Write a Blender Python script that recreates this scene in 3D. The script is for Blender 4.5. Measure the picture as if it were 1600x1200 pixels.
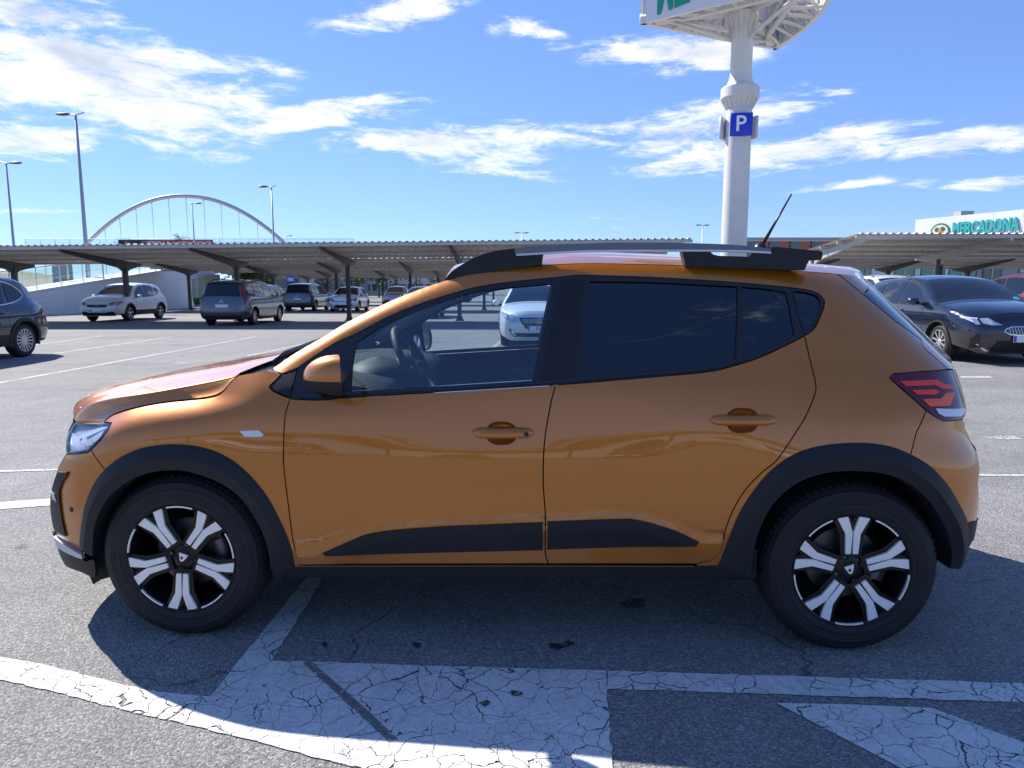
import bpy, bmesh, math, random
import numpy as np
from mathutils import Vector, Matrix
from mathutils.geometry import delaunay_2d_cdt

for o in list(bpy.data.objects):
    bpy.data.objects.remove(o, do_unlink=True)
scene = bpy.context.scene
COL = scene.collection
random.seed(7)

# ------------------------------------------------------------------ camera
FPX = 1100.0                      # focal length in photo pixels (1600 wide)
PITCH = math.atan(149 / FPX)
YAW = math.radians(2.66)
CAM = np.array([1.433, -3.45, 1.375])
FW = np.array([-math.sin(YAW) * math.cos(PITCH), math.cos(YAW) * math.cos(PITCH), -math.sin(PITCH)])
RT = np.array([math.cos(YAW), math.sin(YAW), 0.0])
UP = np.cross(RT, FW)
FH = np.array([-math.sin(YAW), math.cos(YAW), 0.0])
cam_data = bpy.data.cameras.new('camera')
cam_data.sensor_width = 36.0
cam_data.lens = FPX / 1600 * 36
cam_data.clip_start = 0.05
cam_data.clip_end = 4000
cam = bpy.data.objects.new('camera', cam_data)
COL.objects.link(cam)
cam.matrix_world = Matrix(((RT[0], UP[0], -FW[0], CAM[0]), (RT[1], UP[1], -FW[1], CAM[1]), (RT[2], UP[2], -FW[2], CAM[2]), (0, 0, 0, 1)))
scene.camera = cam

# ------------------------------------------------------------------ light and exposure
SUN_K = 0.84                      # shadow drift to the right per metre of height
SUN_F = 0.71                      # shadow drift towards the viewer per metre of height
sv = -SUN_K * RT + SUN_F * FH + np.array([0, 0, 1.0])
sv = sv / np.linalg.norm(sv)
SUN_EL = math.asin(sv[2])
SUN_AZ = math.atan2(sv[0], sv[1])
sun_data = bpy.data.lights.new('sun', 'SUN')
sun_data.energy = 5.0
sun_data.angle = math.radians(0.53)
sun_data.color = (1.0, 0.95, 0.87)
sun = bpy.data.objects.new('sun', sun_data)
COL.objects.link(sun)
sun.rotation_euler = Vector(sv).to_track_quat('Z', 'Y').to_euler()
scene.view_settings.view_transform = 'Standard'
scene.view_settings.look = 'None'
scene.view_settings.gamma = 1.0
scene.view_settings.exposure = 0.70
scene.view_settings.use_curve_mapping = False


def ray(px, py):
    return FW + RT * ((px - 800) / FPX) - UP * ((py - 600) / FPX)


def at_y(px, py, y):
    d = ray(px, py)
    t = (y - CAM[1]) / d[1]
    return CAM + t * d


def at_fwd(px, py, f):
    d = ray(px, py)
    return CAM + d * (f / (d @ FH))


def W(lat, fwd, z=0.0):
    p = CAM + RT * lat + FH * fwd
    return Vector((p[0], p[1], z))


# ------------------------------------------------------------------ world
world = bpy.data.worlds.new('World')
scene.world = world
world.use_nodes = True
wn, wl = world.node_tree.nodes, world.node_tree.links
wn.clear()


def nd(tree, typ, **kw):
    n = tree.nodes.new(typ)
    for k, v in kw.items():
        setattr(n, k, v)
    return n


def wmath(op, a, b=None, clamp=False):
    n = nd(world.node_tree, 'ShaderNodeMath', operation=op, use_clamp=clamp)
    for i, v in enumerate((a, b)):
        if v is None:
            continue
        if isinstance(v, (int, float)):
            n.inputs[i].default_value = v
        else:
            wl.new(v, n.inputs[i])
    return n.outputs[0]


def wvec(op, a, b=None):
    n = nd(world.node_tree, 'ShaderNodeVectorMath', operation=op)
    wl.new(a, n.inputs[0])
    if b is not None:
        if isinstance(b, tuple):
            n.inputs[1].default_value = b
        else:
            wl.new(b, n.inputs[1])
    return n


sky = nd(world.node_tree, 'ShaderNodeTexSky', sky_type='NISHITA', sun_disc=False)
sky.sun_elevation = SUN_EL
sky.sun_rotation = SUN_AZ
sky.air_density = 1.0
sky.dust_density = 0.0
sky.ozone_density = 2.2
tcw = nd(world.node_tree, 'ShaderNodeTexCoord')
dirv = tcw.outputs['Generated']
# direction measured as slope right / slope up against the car park's long axis
du = wvec('DOT_PRODUCT', dirv, tuple(RT)).outputs['Value']
dv = wvec('DOT_PRODUCT', dirv, tuple(FH)).outputs['Value']
dz = wvec('DOT_PRODUCT', dirv, (0, 0, 1)).outputs['Value']
dvc = wmath('MAXIMUM', dv, 0.05)
uu = wmath('DIVIDE', du, dvc)
vv = wmath('DIVIDE', dz, dvc)
comb = nd(world.node_tree, 'ShaderNodeCombineXYZ')
wl.new(uu, comb.inputs[0]); wl.new(vv, comb.inputs[1])
uv = comb.outputs[0]
warp = nd(world.node_tree, 'ShaderNodeTexNoise')
warp.inputs['Scale'].default_value = 5.0
warp.inputs['Detail'].default_value = 3.0
wl.new(dirv, warp.inputs['Vector'])
wsub = wvec('SUBTRACT', warp.outputs['Color'], (0.5, 0.5, 0.5)).outputs[0]
wsc = wvec('MULTIPLY', wsub, (0.16, 0.05, 0.0)).outputs[0]
uvw = wvec('ADD', uv, wsc).outputs[0]
# cloud banks (photo pixel centre, half width, half height, tilt in degrees, weight)
BANKS = [(120, 120, 330, 95, -12, 1.0), (270, 195, 240, 55, -4, .85), (520, 178, 190, 26, 3, .8), (30, 215, 160, 40, 0, .7),
         (330, 105, 190, 34, -8, .6), (60, 20, 190, 60, 0, .75),
         (700, 232, 230, 42, -5, .72), (840, 210, 120, 26, 0, .6), (760, 262, 170, 20, -2, .62),
         (620, 20, 170, 40, 10, .55), (830, 55, 80, 26, -20, .5),
         (1050, 85, 190, 36, 3, .74), (1150, 165, 260, 28, 8, .6), (1080, 200, 220, 40, 6, .66), (1230, 230, 300, 40, 5, .66), (1500, 225, 200, 26, 7, .62),
         (1520, 288, 120, 16, 4, .5), (980, 340, 90, 16, 3, .42), (1330, 292, 120, 12, 4, .45), (50, 328, 110, 8, 0, .55)]
acc = None
for (px, py, rw, rh, ang, wgt) in BANKS:
    d = ray(px, py)
    u0, v0 = (d @ RT) / (d @ FH), d[2] / (d @ FH)
    m = nd(world.node_tree, 'ShaderNodeMapping', vector_type='TEXTURE')
    m.inputs['Location'].default_value = (u0, v0, 0)
    m.inputs['Rotation'].default_value = (0, 0, math.radians(ang))
    m.inputs['Scale'].default_value = (rw / FPX, rh / FPX, 1)
    wl.new(uvw, m.inputs['Vector'])
    ln = wvec('LENGTH', m.outputs[0]).outputs['Value']
    mr = nd(world.node_tree, 'ShaderNodeMapRange', interpolation_type='SMOOTHSTEP')
    mr.inputs['From Min'].default_value = 1.25
    mr.inputs['From Max'].default_value = 0.0
    mr.inputs['To Max'].default_value = wgt * 1.12 + .05
    wl.new(ln, mr.inputs['Value'])
    acc = mr.outputs[0] if acc is None else wmath('MAXIMUM', acc, mr.outputs[0])
front = wmath('GREATER_THAN', dv, 0.12)
acc = wmath('MULTIPLY', acc, front)
# scattered thin cloud over the rest of the sky
lown = nd(world.node_tree, 'ShaderNodeTexNoise')
lown.inputs['Scale'].default_value = 2.6
lown.inputs['Detail'].default_value = 2.0
mlow = nd(world.node_tree, 'ShaderNodeMapping')
mlow.inputs['Scale'].default_value = (1, 1, 2.6)
wl.new(dirv, mlow.inputs['Vector']); wl.new(mlow.outputs[0], lown.inputs['Vector'])
gen = wmath('MULTIPLY', wmath('SUBTRACT', lown.outputs['Fac'], 0.54), 1.5, True)
back = wmath('SUBTRACT', 1.0, front)
acc = wmath('ADD', acc, wmath('MULTIPLY', gen, back))
det = nd(world.node_tree, 'ShaderNodeTexNoise')
det.inputs['Scale'].default_value = 13.0
det.inputs['Detail'].default_value = 9.0
det.inputs['Roughness'].default_value = 0.68
det.inputs['Distortion'].default_value = 0.35
md = nd(world.node_tree, 'ShaderNodeMapping')
md.inputs['Scale'].default_value = (0.8, 0.8, 3.4)
md.inputs['Rotation'].default_value = (0, 0.10, 0)
wl.new(dirv, md.inputs['Vector']); wl.new(md.outputs[0], det.inputs['Vector'])
nz = wmath('MULTIPLY', wmath('SUBTRACT', det.outputs['Fac'], 0.5), 3.4)
present = wmath('MULTIPLY', acc, 3.0, True)
dens0 = wmath('ADD', acc, wmath('MULTIPLY', nz, present))
dmr = nd(world.node_tree, 'ShaderNodeMapRange', interpolation_type='SMOOTHSTEP')
dmr.inputs['From Min'].default_value = 0.18
dmr.inputs['From Max'].default_value = 1.0
dmr.inputs['To Max'].default_value = 0.93
wl.new(dens0, dmr.inputs['Value'])
dens = dmr.outputs[0]
# thick parts of the cloud turn grey underneath
grey = nd(world.node_tree, 'ShaderNodeTexNoise')
grey.inputs['Scale'].default_value = 6.0
grey.inputs['Detail'].default_value = 5.0
mg = nd(world.node_tree, 'ShaderNodeMapping')
mg.inputs['Scale'].default_value = (1, 1, 2.2)
mg.inputs['Location'].default_value = (3.1, 1.7, 0.4)
wl.new(dirv, mg.inputs['Vector']); wl.new(mg.outputs[0], grey.inputs['Vector'])
gm = wmath('MULTIPLY', wmath('MULTIPLY', wmath('SUBTRACT', grey.outputs['Fac'], 0.44), 5.0, True), wmath('MULTIPLY', wmath('SUBTRACT', acc, 0.55), 2.6, True))
ccol = nd(world.node_tree, 'ShaderNodeMix', data_type='RGBA')
ccol.inputs['A'].default_value = (5.9, 6.0, 6.2, 1)
ccol.inputs['B'].default_value = (2.7, 3.0, 3.8, 1)
wl.new(gm, ccol.inputs['Factor'])
skm = nd(world.node_tree, 'ShaderNodeMix', data_type='RGBA')
wl.new(dens, skm.inputs['Factor'])
gam = nd(world.node_tree, 'ShaderNodeGamma')
gam.inputs['Gamma'].default_value = 0.72
wl.new(sky.outputs[0], gam.inputs['Color'])
tint = nd(world.node_tree, 'ShaderNodeMix', data_type='RGBA', blend_type='MULTIPLY')
tint.inputs['Factor'].default_value = 1.0
tint.inputs['B'].default_value = (0.70, 0.93, 1.50, 1)
wl.new(gam.outputs[0], tint.inputs['A'])
wl.new(tint.outputs['Result'], skm.inputs['A'])
wl.new(ccol.outputs['Result'], skm.inputs['B'])
bg = nd(world.node_tree, 'ShaderNodeBackground')
bg.inputs['Strength'].default_value = 0.122
wl.new(skm.outputs['Result'], bg.inputs['Color'])
wout = nd(world.node_tree, 'ShaderNodeOutputWorld')
wl.new(bg.outputs[0], wout.inputs['Surface'])


# ------------------------------------------------------------------ helpers: numbers
class Interp:
    """monotone cubic curve through points"""
    def __init__(s, pts):
        p = np.array(pts, float)
        s.x, s.y = p[:, 0], p[:, 1]
        d = np.diff(s.y) / np.diff(s.x)
        m = np.zeros(len(p))
        m[0], m[-1] = d[0], d[-1]
        for i in range(1, len(p) - 1):
            m[i] = 0 if d[i - 1] * d[i] <= 0 else 2 * d[i - 1] * d[i] / (d[i - 1] + d[i])
        s.m = m

    def __call__(s, q):
        q = np.clip(np.asarray(q, float), s.x[0], s.x[-1])
        i = np.clip(np.searchsorted(s.x, q) - 1, 0, len(s.x) - 2)
        h = s.x[i + 1] - s.x[i]
        t = (q - s.x[i]) / h
        return (2 * t**3 - 3 * t**2 + 1) * s.y[i] + (t**3 - 2 * t**2 + t) * h * s.m[i] + (-2 * t**3 + 3 * t**2) * s.y[i + 1] + (t**3 - t**2) * h * s.m[i + 1]


def sst(a, b, x):
    t = np.clip((np.asarray(x, float) - a) / (b - a), 0, 1)
    return t * t * (3 - 2 * t)


def catmull(pts, n=6):
    P = [np.array(p, float) for p in pts]
    if len(P) < 3:
        return [tuple(P[0] + (P[-1] - P[0]) * k / n) for k in range(n + 1)]
    out = []
    for i in range(len(P) - 1):
        p1, p2 = P[i], P[i + 1]
        p0 = P[i - 1] if i else 2 * p1 - p2
        p3 = P[i + 2] if i + 2 < len(P) else 2 * p2 - p1
        for k in range(n):
            t = k / n
            out.append(tuple(0.5 * (2 * p1 + (p2 - p0) * t + (2 * p0 - 5 * p1 + 4 * p2 - p3) * t * t + (3 * p1 - p0 - 3 * p2 + p3) * t**3)))
    out.append(tuple(P[-1]))
    return out


def resample(pts, step, closed=True):
    P = np.array(pts, float)
    if closed:
        P = np.vstack([P, P[:1]])
    out = []
    for a, b in zip(P[:-1], P[1:]):
        L = np.linalg.norm(b - a)
        n = max(1, int(math.ceil(L / step)))
        for k in range(n):
            out.append(a + (b - a) * k / n)
    if not closed:
        out.append(P[-1])
    o = [out[0]]
    for p in out[1:]:
        if np.linalg.norm(p - o[-1]) > step * 0.12:
            o.append(p)
    return np.array(o)


def even(pts, n):
    """n points evenly spaced along an open polyline"""
    P = np.array(pts, float)
    L = np.concatenate([[0], np.cumsum(np.linalg.norm(np.diff(P, axis=0), axis=1))])
    q = np.linspace(0, L[-1], n)
    return np.stack([np.interp(q, L, P[:, k]) for k in range(P.shape[1])], 1)


def inside(poly, pts):
    x, y = pts[:, 0], pts[:, 1]
    c = np.zeros(len(pts), bool)
    n = len(poly)
    j = n - 1
    for i in range(n):
        xi, yi = poly[i]
        xj, yj = poly[j]
        if yi != yj:
            m = ((yi > y) != (yj > y)) & (x < (xj - xi) * (y - yi) / (yj - yi) + xi)
            c ^= m
        j = i
    return c


def seg_dist(poly, pts, closed=True):
    P = np.array(poly, float)
    Q = np.roll(P, -1, 0) if closed else P[1:]
    P = P if closed else P[:-1]
    best = np.full(len(pts), 1e9)
    for a, b in zip(P, Q):
        ab = b - a
        t = np.clip(((pts - a) @ ab) / max(ab @ ab, 1e-12), 0, 1)
        best = np.minimum(best, np.linalg.norm(pts - (a + t[:, None] * ab), axis=1))
    return best


def area2(P):
    P = np.array(P)
    return 0.5 * np.sum(P[:, 0] * np.roll(P[:, 1], -1) - np.roll(P[:, 0], -1) * P[:, 1])


def shrink(P, d):
    P = np.array(P, float)
    if area2(P) < 0:
        P = P[::-1]
    e = np.roll(P, -1, 0) - P
    nrm = np.stack([-e[:, 1], e[:, 0]], 1) / np.maximum(np.linalg.norm(e, axis=1), 1e-9)[:, None]
    v = nrm + np.roll(nrm, 1, 0)
    v /= np.maximum(np.linalg.norm(v, axis=1), 0.6)[:, None]
    return P + v * d


def tri2d(outer, holes=(), step=0.02, bstep=None):
    """triangulate a flat region; returns verts (N,2) and ccw triangles"""
    bstep = bstep or step
    loops = [resample(outer, bstep)] + [resample(h, bstep) for h in holes]
    V, E = [], []
    for lp in loops:
        b = len(V)
        V += [tuple(p) for p in lp]
        E += [(b + i, b + (i + 1) % len(lp)) for i in range(len(lp))]
    lo, hi = loops[0].min(0), loops[0].max(0)
    xs = np.arange(lo[0], hi[0] + step, step)
    zs = np.arange(lo[1], hi[1] + step, step * 0.87)
    G = np.array([(x + (step / 2 if j % 2 else 0), z) for j, z in enumerate(zs) for x in xs])
    if len(G):
        G = G[inside(loops[0], G)]
        for h in loops[1:]:
            if len(G):
                G = G[~inside(h, G)]
        for lp in loops:
            if len(G):
                G = G[seg_dist(lp, G) > step * 0.45]
        V += [tuple(p) for p in G]
    r = delaunay_2d_cdt([Vector(v) for v in V], E, [], 0, 1e-7)
    vs = np.array([(v.x, v.y) for v in r[0]])
    fs = [f for f in r[2] if len(f) == 3]
    F = np.array(fs)
    cen = vs[F].mean(1)
    k = inside(loops[0], cen)
    for h in loops[1:]:
        k &= ~inside(h, cen)
    F = F[k]
    a, b, c = vs[F[:, 0]], vs[F[:, 1]], vs[F[:, 2]]
    neg = ((b - a)[:, 0] * (c - a)[:, 1] - (b - a)[:, 1] * (c - a)[:, 0]) < 0
    F[neg] = F[neg][:, ::-1]
    ar = np.abs((b - a)[:, 0] * (c - a)[:, 1] - (b - a)[:, 1] * (c - a)[:, 0])
    ll = np.maximum(np.maximum(((b - a)**2).sum(1), ((c - b)**2).sum(1)), ((a - c)**2).sum(1))
    return vs, F[ar > ll * 2e-3]


# ------------------------------------------------------------------ helpers: meshes
class MB:
    """collects geometry, links it as one mesh object"""
    def __init__(s):
        s.v, s.f = [], []

    def add(s, verts, faces):
        b = len(s.v)
        s.v += [tuple(float(c) for c in v) for v in verts]
        s.f += [tuple(int(i) + b for i in f) for f in faces]
        return s

    def box(s, c, size, rot=None, taper=1.0, bev=0.0):
        hx, hy, hz = size[0] / 2, size[1] / 2, size[2] / 2
        vs = []
        if bev > 0:
            for sx in (-1, 1):
                for sy in (-1, 1):
                    for sz in (-1, 1):
                        for ax in range(3):
                            h = [hx - bev, hy - bev, hz - bev]
                            h[ax] += bev
                            vs.append(Vector((sx * h[0], sy * h[1], sz * h[2])))
            bm = bmesh.new()
            for v in vs:
                bm.verts.new(v)
            bmesh.ops.convex_hull(bm, input=bm.verts)
            bm.verts.index_update()
            V = [v.co.copy() for v in bm.verts]
            F = [tuple(v.index for v in f.verts) for f in bm.faces]
            bm.free()
        else:
            V = [Vector((sx * hx * (taper if sz > 0 else 1), sy * hy * (taper if sz > 0 else 1), sz * hz)) for sz in (-1, 1) for sy in (-1, 1) for sx in (-1, 1)]
            F = [(0, 2, 3, 1), (4, 5, 7, 6), (0, 1, 5, 4), (2, 6, 7, 3), (0, 4, 6, 2), (1, 3, 7, 5)]
        if rot is not None:
            V = [rot @ v for v in V]
        return s.add([v + Vector(c) for v in V], F)

    def grid(s, P, close_u=False, close_v=False, flip=False):
        """P: array (n,m,3)"""
        P = np.asarray(P, float)
        n, m = P.shape[:2]
        F = []
        for i in range(n if close_u else n - 1):
            for j in range(m if close_v else m - 1):
                a, b, c, d = i * m + j, i * m + (j + 1) % m, ((i + 1) % n) * m + (j + 1) % m, ((i + 1) % n) * m + j
                F.append((a, d, c, b) if flip else (a, b, c, d))
        return s.add(P.reshape(-1, 3), F)

    def tube(s, pts, r, n=8, cap=True):
        P = [Vector(p) for p in pts]
        R = r if isinstance(r, (list, tuple)) else [r] * len(P)
        rings = []
        prev = None
        for i, p in enumerate(P):
            t = (P[min(i + 1, len(P) - 1)] - P[max(i - 1, 0)]).normalized()
            ref = prev if prev is not None else (Vector((0, 0, 1)) if abs(t.z) < 0.9 else Vector((1, 0, 0)))
            a = (ref - t * ref.dot(t)).normalized()
            prev = a
            b = t.cross(a)
            rings.append([tuple(p + (a * math.cos(k * 2 * math.pi / n) + b * math.sin(k * 2 * math.pi / n)) * R[i]) for k in range(n)])
        base = len(s.v)
        s.grid(np.array(rings), close_v=True, flip=True)
        if cap:
            s.f.append(tuple(base + k for k in range(n))[::-1] if False else tuple(base + k for k in range(n)))
            e = base + (len(P) - 1) * n
            s.f.append(tuple(e + k for k in reversed(range(n))))
        return s

    def lathe(s, prof, n=32, M=None, closed=False):
        """prof: list of (r, h) turned about the local z axis"""
        P = np.array([[(r * math.cos(k * 2 * math.pi / n), r * math.sin(k * 2 * math.pi / n), h) for k in range(n)] for r, h in prof])
        if M is not None:
            P = np.array([[tuple(M @ Vector(p)) for p in row] for row in P])
        return s.grid(P, close_v=True, close_u=closed)

    def prism(s, poly, f0, f1):
        """poly 2d; f0, f1 map a 2d point to 3d on either side"""
        P = [tuple(p) for p in poly]
        if area2(P) < 0:
            P = P[::-1]
        n = len(P)
        tri = tri_simple(P)
        s.add([f0(*p) for p in P] + [f1(*p) for p in P],
              [t for t in tri] + [tuple(n + i for i in reversed(t)) for t in tri] + [(i, n + i, n + (i + 1) % n, (i + 1) % n) for i in range(n)])
        return s

    def build(s, name, mat, parent=None, smooth=True, angle=None):
        me = bpy.data.meshes.new(name)
        me.from_pydata(s.v, [], s.f)
        me.materials.append(mat)
        if smooth:
            me.polygons.foreach_set('use_smooth', [True] * len(me.polygons))
            if angle is not None:
                me.set_sharp_from_angle(angle=math.radians(angle))
        me.validate()
        o = bpy.data.objects.new(name, me)
        COL.objects.link(o)
        if parent is not None:
            o.parent = parent
        return o


def tri_simple(P):
    r = delaunay_2d_cdt([Vector(p) for p in P], [(i, (i + 1) % len(P)) for i in range(len(P))], [], 1, 1e-9)
    if len(r[0]) == len(P):
        m = {i: r[3][i][0] for i in range(len(P))}
        F = []
        for f in r[2]:
            g = tuple(m[i] for i in f)
            a, b, c = (np.array(P[i]) for i in g[:3])
            if (b - a)[0] * (c - a)[1] - (b - a)[1] * (c - a)[0] < 0:
                g = g[::-1]
            F.append(g)
        return F
    return [tuple(range(len(P)))]


def empty(name, loc=(0, 0, 0), rz=0.0, label=None, cat=None, group=None):
    o = bpy.data.objects.new(name, None)
    COL.objects.link(o)
    o.location = loc
    o.rotation_euler = (0, 0, rz)
    o.empty_display_size = 0.2
    tag(o, label, cat, group)
    return o


def tag(o, label=None, cat=None, group=None, kind=None):
    if label:
        o['label'] = label
    if cat:
        o['category'] = cat
    if group:
        o['group'] = group
    if kind:
        o['kind'] = kind
    return o


def text_mesh(txt, size, depth, font_bold=0.0):
    """returns verts, faces of extruded lettering in local xy, centred"""
    cu = bpy.data.curves.new('lettering', 'FONT')
    cu.body = txt
    cu.size = size
    cu.extrude = depth / 2
    cu.offset = font_bold
    cu.align_x = 'CENTER'
    cu.align_y = 'CENTER'
    cu.resolution_u = 3
    o = bpy.data.objects.new('lettering', cu)
    COL.objects.link(o)
    dg = bpy.context.evaluated_depsgraph_get()
    me = o.evaluated_get(dg).to_mesh()
    V = [v.co.copy() for v in me.vertices]
    F = [tuple(p.vertices) for p in me.polygons]
    o.evaluated_get(dg).to_mesh_clear()
    bpy.data.objects.remove(o, do_unlink=True)
    bpy.data.curves.remove(cu)
    return V, F


# ------------------------------------------------------------------ materials
MATS = {}


def mat(name, col=(0.5, 0.5, 0.5), rough=0.5, metal=0.0, coat=0.0, spec=0.5, var=0.0, vscale=8.0, bump=0.0, bscale=40.0, emit=None, estr=0.0, coat_rough=0.03, dirt=0.0):
    m = bpy.data.materials.new(name)
    m.use_nodes = True
    t = m.node_tree
    b = t.nodes['Principled BSDF']
    b.inputs['Base Color'].default_value = (*col, 1)
    b.inputs['Roughness'].default_value = rough
    b.inputs['Metallic'].default_value = metal
    b.inputs['Coat Weight'].default_value = coat
    b.inputs['Coat Roughness'].default_value = coat_rough
    b.inputs['Specular IOR Level'].default_value = spec
    if emit:
        b.inputs['Emission Color'].default_value = (*emit, 1)
        b.inputs['Emission Strength'].default_value = estr
    if var or bump:
        tc = nd(t, 'ShaderNodeTexCoord')
    if var:
        n = nd(t, 'ShaderNodeTexNoise')
        n.inputs['Scale'].default_value = vscale
        n.inputs['Detail'].default_value = 5
        t.links.new(tc.outputs['Object'], n.inputs['Vector'])
        mx = nd(t, 'ShaderNodeMix', data_type='RGBA')
        mx.inputs['A'].default_value = (*[c * (1 - var) for c in col], 1)
        mx.inputs['B'].default_value = (*[min(1, c * (1 + var)) for c in col], 1)
        t.links.new(n.outputs['Fac'], mx.inputs['Factor'])
        t.links.new(mx.outputs['Result'], b.inputs['Base Color'])
    if bump:
        n2 = nd(t, 'ShaderNodeTexNoise')
        n2.inputs['Scale'].default_value = bscale
        n2.inputs['Detail'].default_value = 3
        t.links.new(tc.outputs['Object'], n2.inputs['Vector'])
        bp = nd(t, 'ShaderNodeBump')
        bp.inputs['Strength'].default_value = bump
        bp.inputs['Distance'].default_value = 0.01
        t.links.new(n2.outputs['Fac'], bp.inputs['Height'])
        t.links.new(bp.outputs[0], b.inputs['Normal'])
    MATS[name] = m
    return m


def paint(name, col, rough=0.32, metal=0.35, dust=0.5):
    """car paint: metal flake base under clear coat with a little road dust low down"""
    m = mat(name, col, rough=rough, metal=metal, coat=1.0, coat_rough=0.02, spec=0.5)
    t = m.node_tree
    b = t.nodes['Principled BSDF']
    b.inputs['Coat IOR'].default_value = 1.54
    tc = nd(t, 'ShaderNodeTexCoord')
    fl = nd(t, 'ShaderNodeTexVoronoi')
    fl.inputs['Scale'].default_value = 900
    t.links.new(tc.outputs['Object'], fl.inputs['Vector'])
    mx = nd(t, 'ShaderNodeMix', data_type='RGBA')
    mx.inputs['A'].default_value = (*[c * 0.86 for c in col], 1)
    mx.inputs['B'].default_value = (*[min(1, c * 1.16) for c in col], 1)
    t.links.new(fl.outputs['Color'], mx.inputs['Factor'])
    sep = nd(t, 'ShaderNodeSeparateXYZ')
    t.links.new(tc.outputs['Object'], sep.inputs[0])
    mr = nd(t, 'ShaderNodeMapRange')
    mr.inputs['From Min'].default_value = 0.62
    mr.inputs['From Max'].default_value = 0.22
    mr.inputs['To Max'].default_value = dust
    t.links.new(sep.outputs[2], mr.inputs['Value'])
    n = nd(t, 'ShaderNodeTexNoise')
    n.inputs['Scale'].default_value = 7
    n.inputs['Detail'].default_value = 6
    t.links.new(tc.outputs['Object'], n.inputs['Vector'])
    mul = nd(t, 'ShaderNodeMath', operation='MULTIPLY')
    t.links.new(mr.outputs[0], mul.inputs[0]); t.links.new(n.outputs['Fac'], mul.inputs[1])
    d = nd(t, 'ShaderNodeMix', data_type='RGBA')
    d.inputs['B'].default_value = (0.22, 0.18, 0.14, 1)
    t.links.new(mul.outputs[0], d.inputs['Factor'])
    t.links.new(mx.outputs['Result'], d.inputs['A'])
    t.links.new(d.outputs['Result'], b.inputs['Base Color'])
    cr = nd(t, 'ShaderNodeMath', operation='MULTIPLY_ADD')
    cr.inputs[1].default_value = 0.5
    cr.inputs[2].default_value = 0.02
    t.links.new(mul.outputs[0], cr.inputs[0])
    t.links.new(cr.outputs[0], b.inputs['Coat Roughness'])
    return m


def glass(name, tint, refl=1.0, rough=0.0):
    m = bpy.data.materials.new(name)
    m.use_nodes = True
    t = m.node_tree
    t.nodes.clear()
    tr = nd(t, 'ShaderNodeBsdfTransparent')
    tr.inputs['Color'].default_value = (*tint, 1)
    gl = nd(t, 'ShaderNodeBsdfGlossy')
    gl.inputs['Roughness'].default_value = rough
    gl.inputs['Color'].default_value = (.86, .92, 1, 1)
    fr = nd(t, 'ShaderNodeFresnel')
    fr.inputs['IOR'].default_value = 1.52
    mu = nd(t, 'ShaderNodeMath', operation='MULTIPLY', use_clamp=True)
    mu.inputs[1].default_value = refl
    mix = nd(t, 'ShaderNodeMixShader')
    out = nd(t, 'ShaderNodeOutputMaterial')
    t.links.new(fr.outputs[0], mu.inputs[0])
    t.links.new(mu.outputs[0], mix.inputs[0])
    t.links.new(tr.outputs[0], mix.inputs[1])
    t.links.new(gl.outputs[0], mix.inputs[2])
    t.links.new(mix.outputs[0], out.inputs['Surface'])
    MATS[name] = m
    return m


ORANGE = paint('orange_paint', (0.50, 0.156, 0.005), rough=0.40, metal=0.42, dust=0.25)
M_PLASTIC = mat('black_plastic', (0.015, 0.016, 0.020), rough=0.55, spec=0.32, var=0.25, vscale=14, bump=0.12, bscale=420)
M_GLOSSBLACK = mat('gloss_black', (0.012, 0.012, 0.014), rough=0.12, coat=0.3)
M_SATIN = mat('satin_black_trim', (0.016, 0.016, 0.018), rough=0.32)
M_DARK = mat('dark_cavity', (0.008, 0.008, 0.009), rough=0.8)
M_GREYLIP = mat('grey_skid_trim', (0.55, 0.56, 0.58), rough=0.42, metal=0.3)
M_ALU = mat('machined_aluminium', (0.90, 0.88, 0.84), rough=0.38, metal=0.25, var=0.06, vscale=30)
M_RAIL = mat('satin_silver_rail', (0.12, 0.14, 0.19), rough=0.30, metal=0.5)
M_RAILHIGHLIGHT = mat('rail_highlight_colour', (0.55, 0.56, 0.58), rough=0.35, metal=0.4)  # highlight along the bottom of the rail bar, put into the colour
M_CHROME = mat('chrome', (0.8, 0.8, 0.82), rough=0.08, metal=1.0)
M_WHEELBLACK = mat('wheel_gloss_black', (0.007, 0.007, 0.008), rough=0.25, spec=0.35)
M_DISC = mat('brake_steel', (0.16, 0.15, 0.15), rough=0.45, metal=0.8)
M_RED = mat('red_lamp_lens', (0.42, 0.012, 0.010), rough=0.12, coat=1.0)
M_REDBRIGHT = mat('bright_red_lamp', (0.95, 0.055, 0.035), rough=0.4, coat=0.1)
M_REDORANGE = mat('amber_red_lamp', (0.95, 0.13, 0.035), rough=0.4, coat=0.1)
M_DARKRED = mat('dark_red_lamp', (0.10, 0.004, 0.014), rough=0.12, coat=0.25)
M_LAMPWHITE = mat('clear_lamp_reflector', (0.86, 0.88, 0.92), rough=0.2, metal=0.1, coat=0.5)
M_LAMPGREY = mat('lamp_housing_grey', (0.70, 0.71, 0.72), rough=0.3, metal=0.1, coat=0.2)
M_GLASS = glass('clear_side_glass', (0.78, 0.89, 0.95), 2.8)
M_PRIV = glass('privacy_glass', (0.035, 0.04, 0.05), 1.9)
M_SCREEN = glass('windscreen_glass', (0.80, 0.88, 0.88), 1.3)
M_LENS = glass('lamp_cover', (0.95, 0.96, 0.97), 0.6)
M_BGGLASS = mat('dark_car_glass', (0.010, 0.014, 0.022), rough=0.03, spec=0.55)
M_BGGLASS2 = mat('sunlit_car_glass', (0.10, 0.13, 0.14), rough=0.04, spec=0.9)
M_SEAT = mat('seat_fabric', (0.03, 0.032, 0.036), rough=0.85, bump=0.3, bscale=300)
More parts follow.
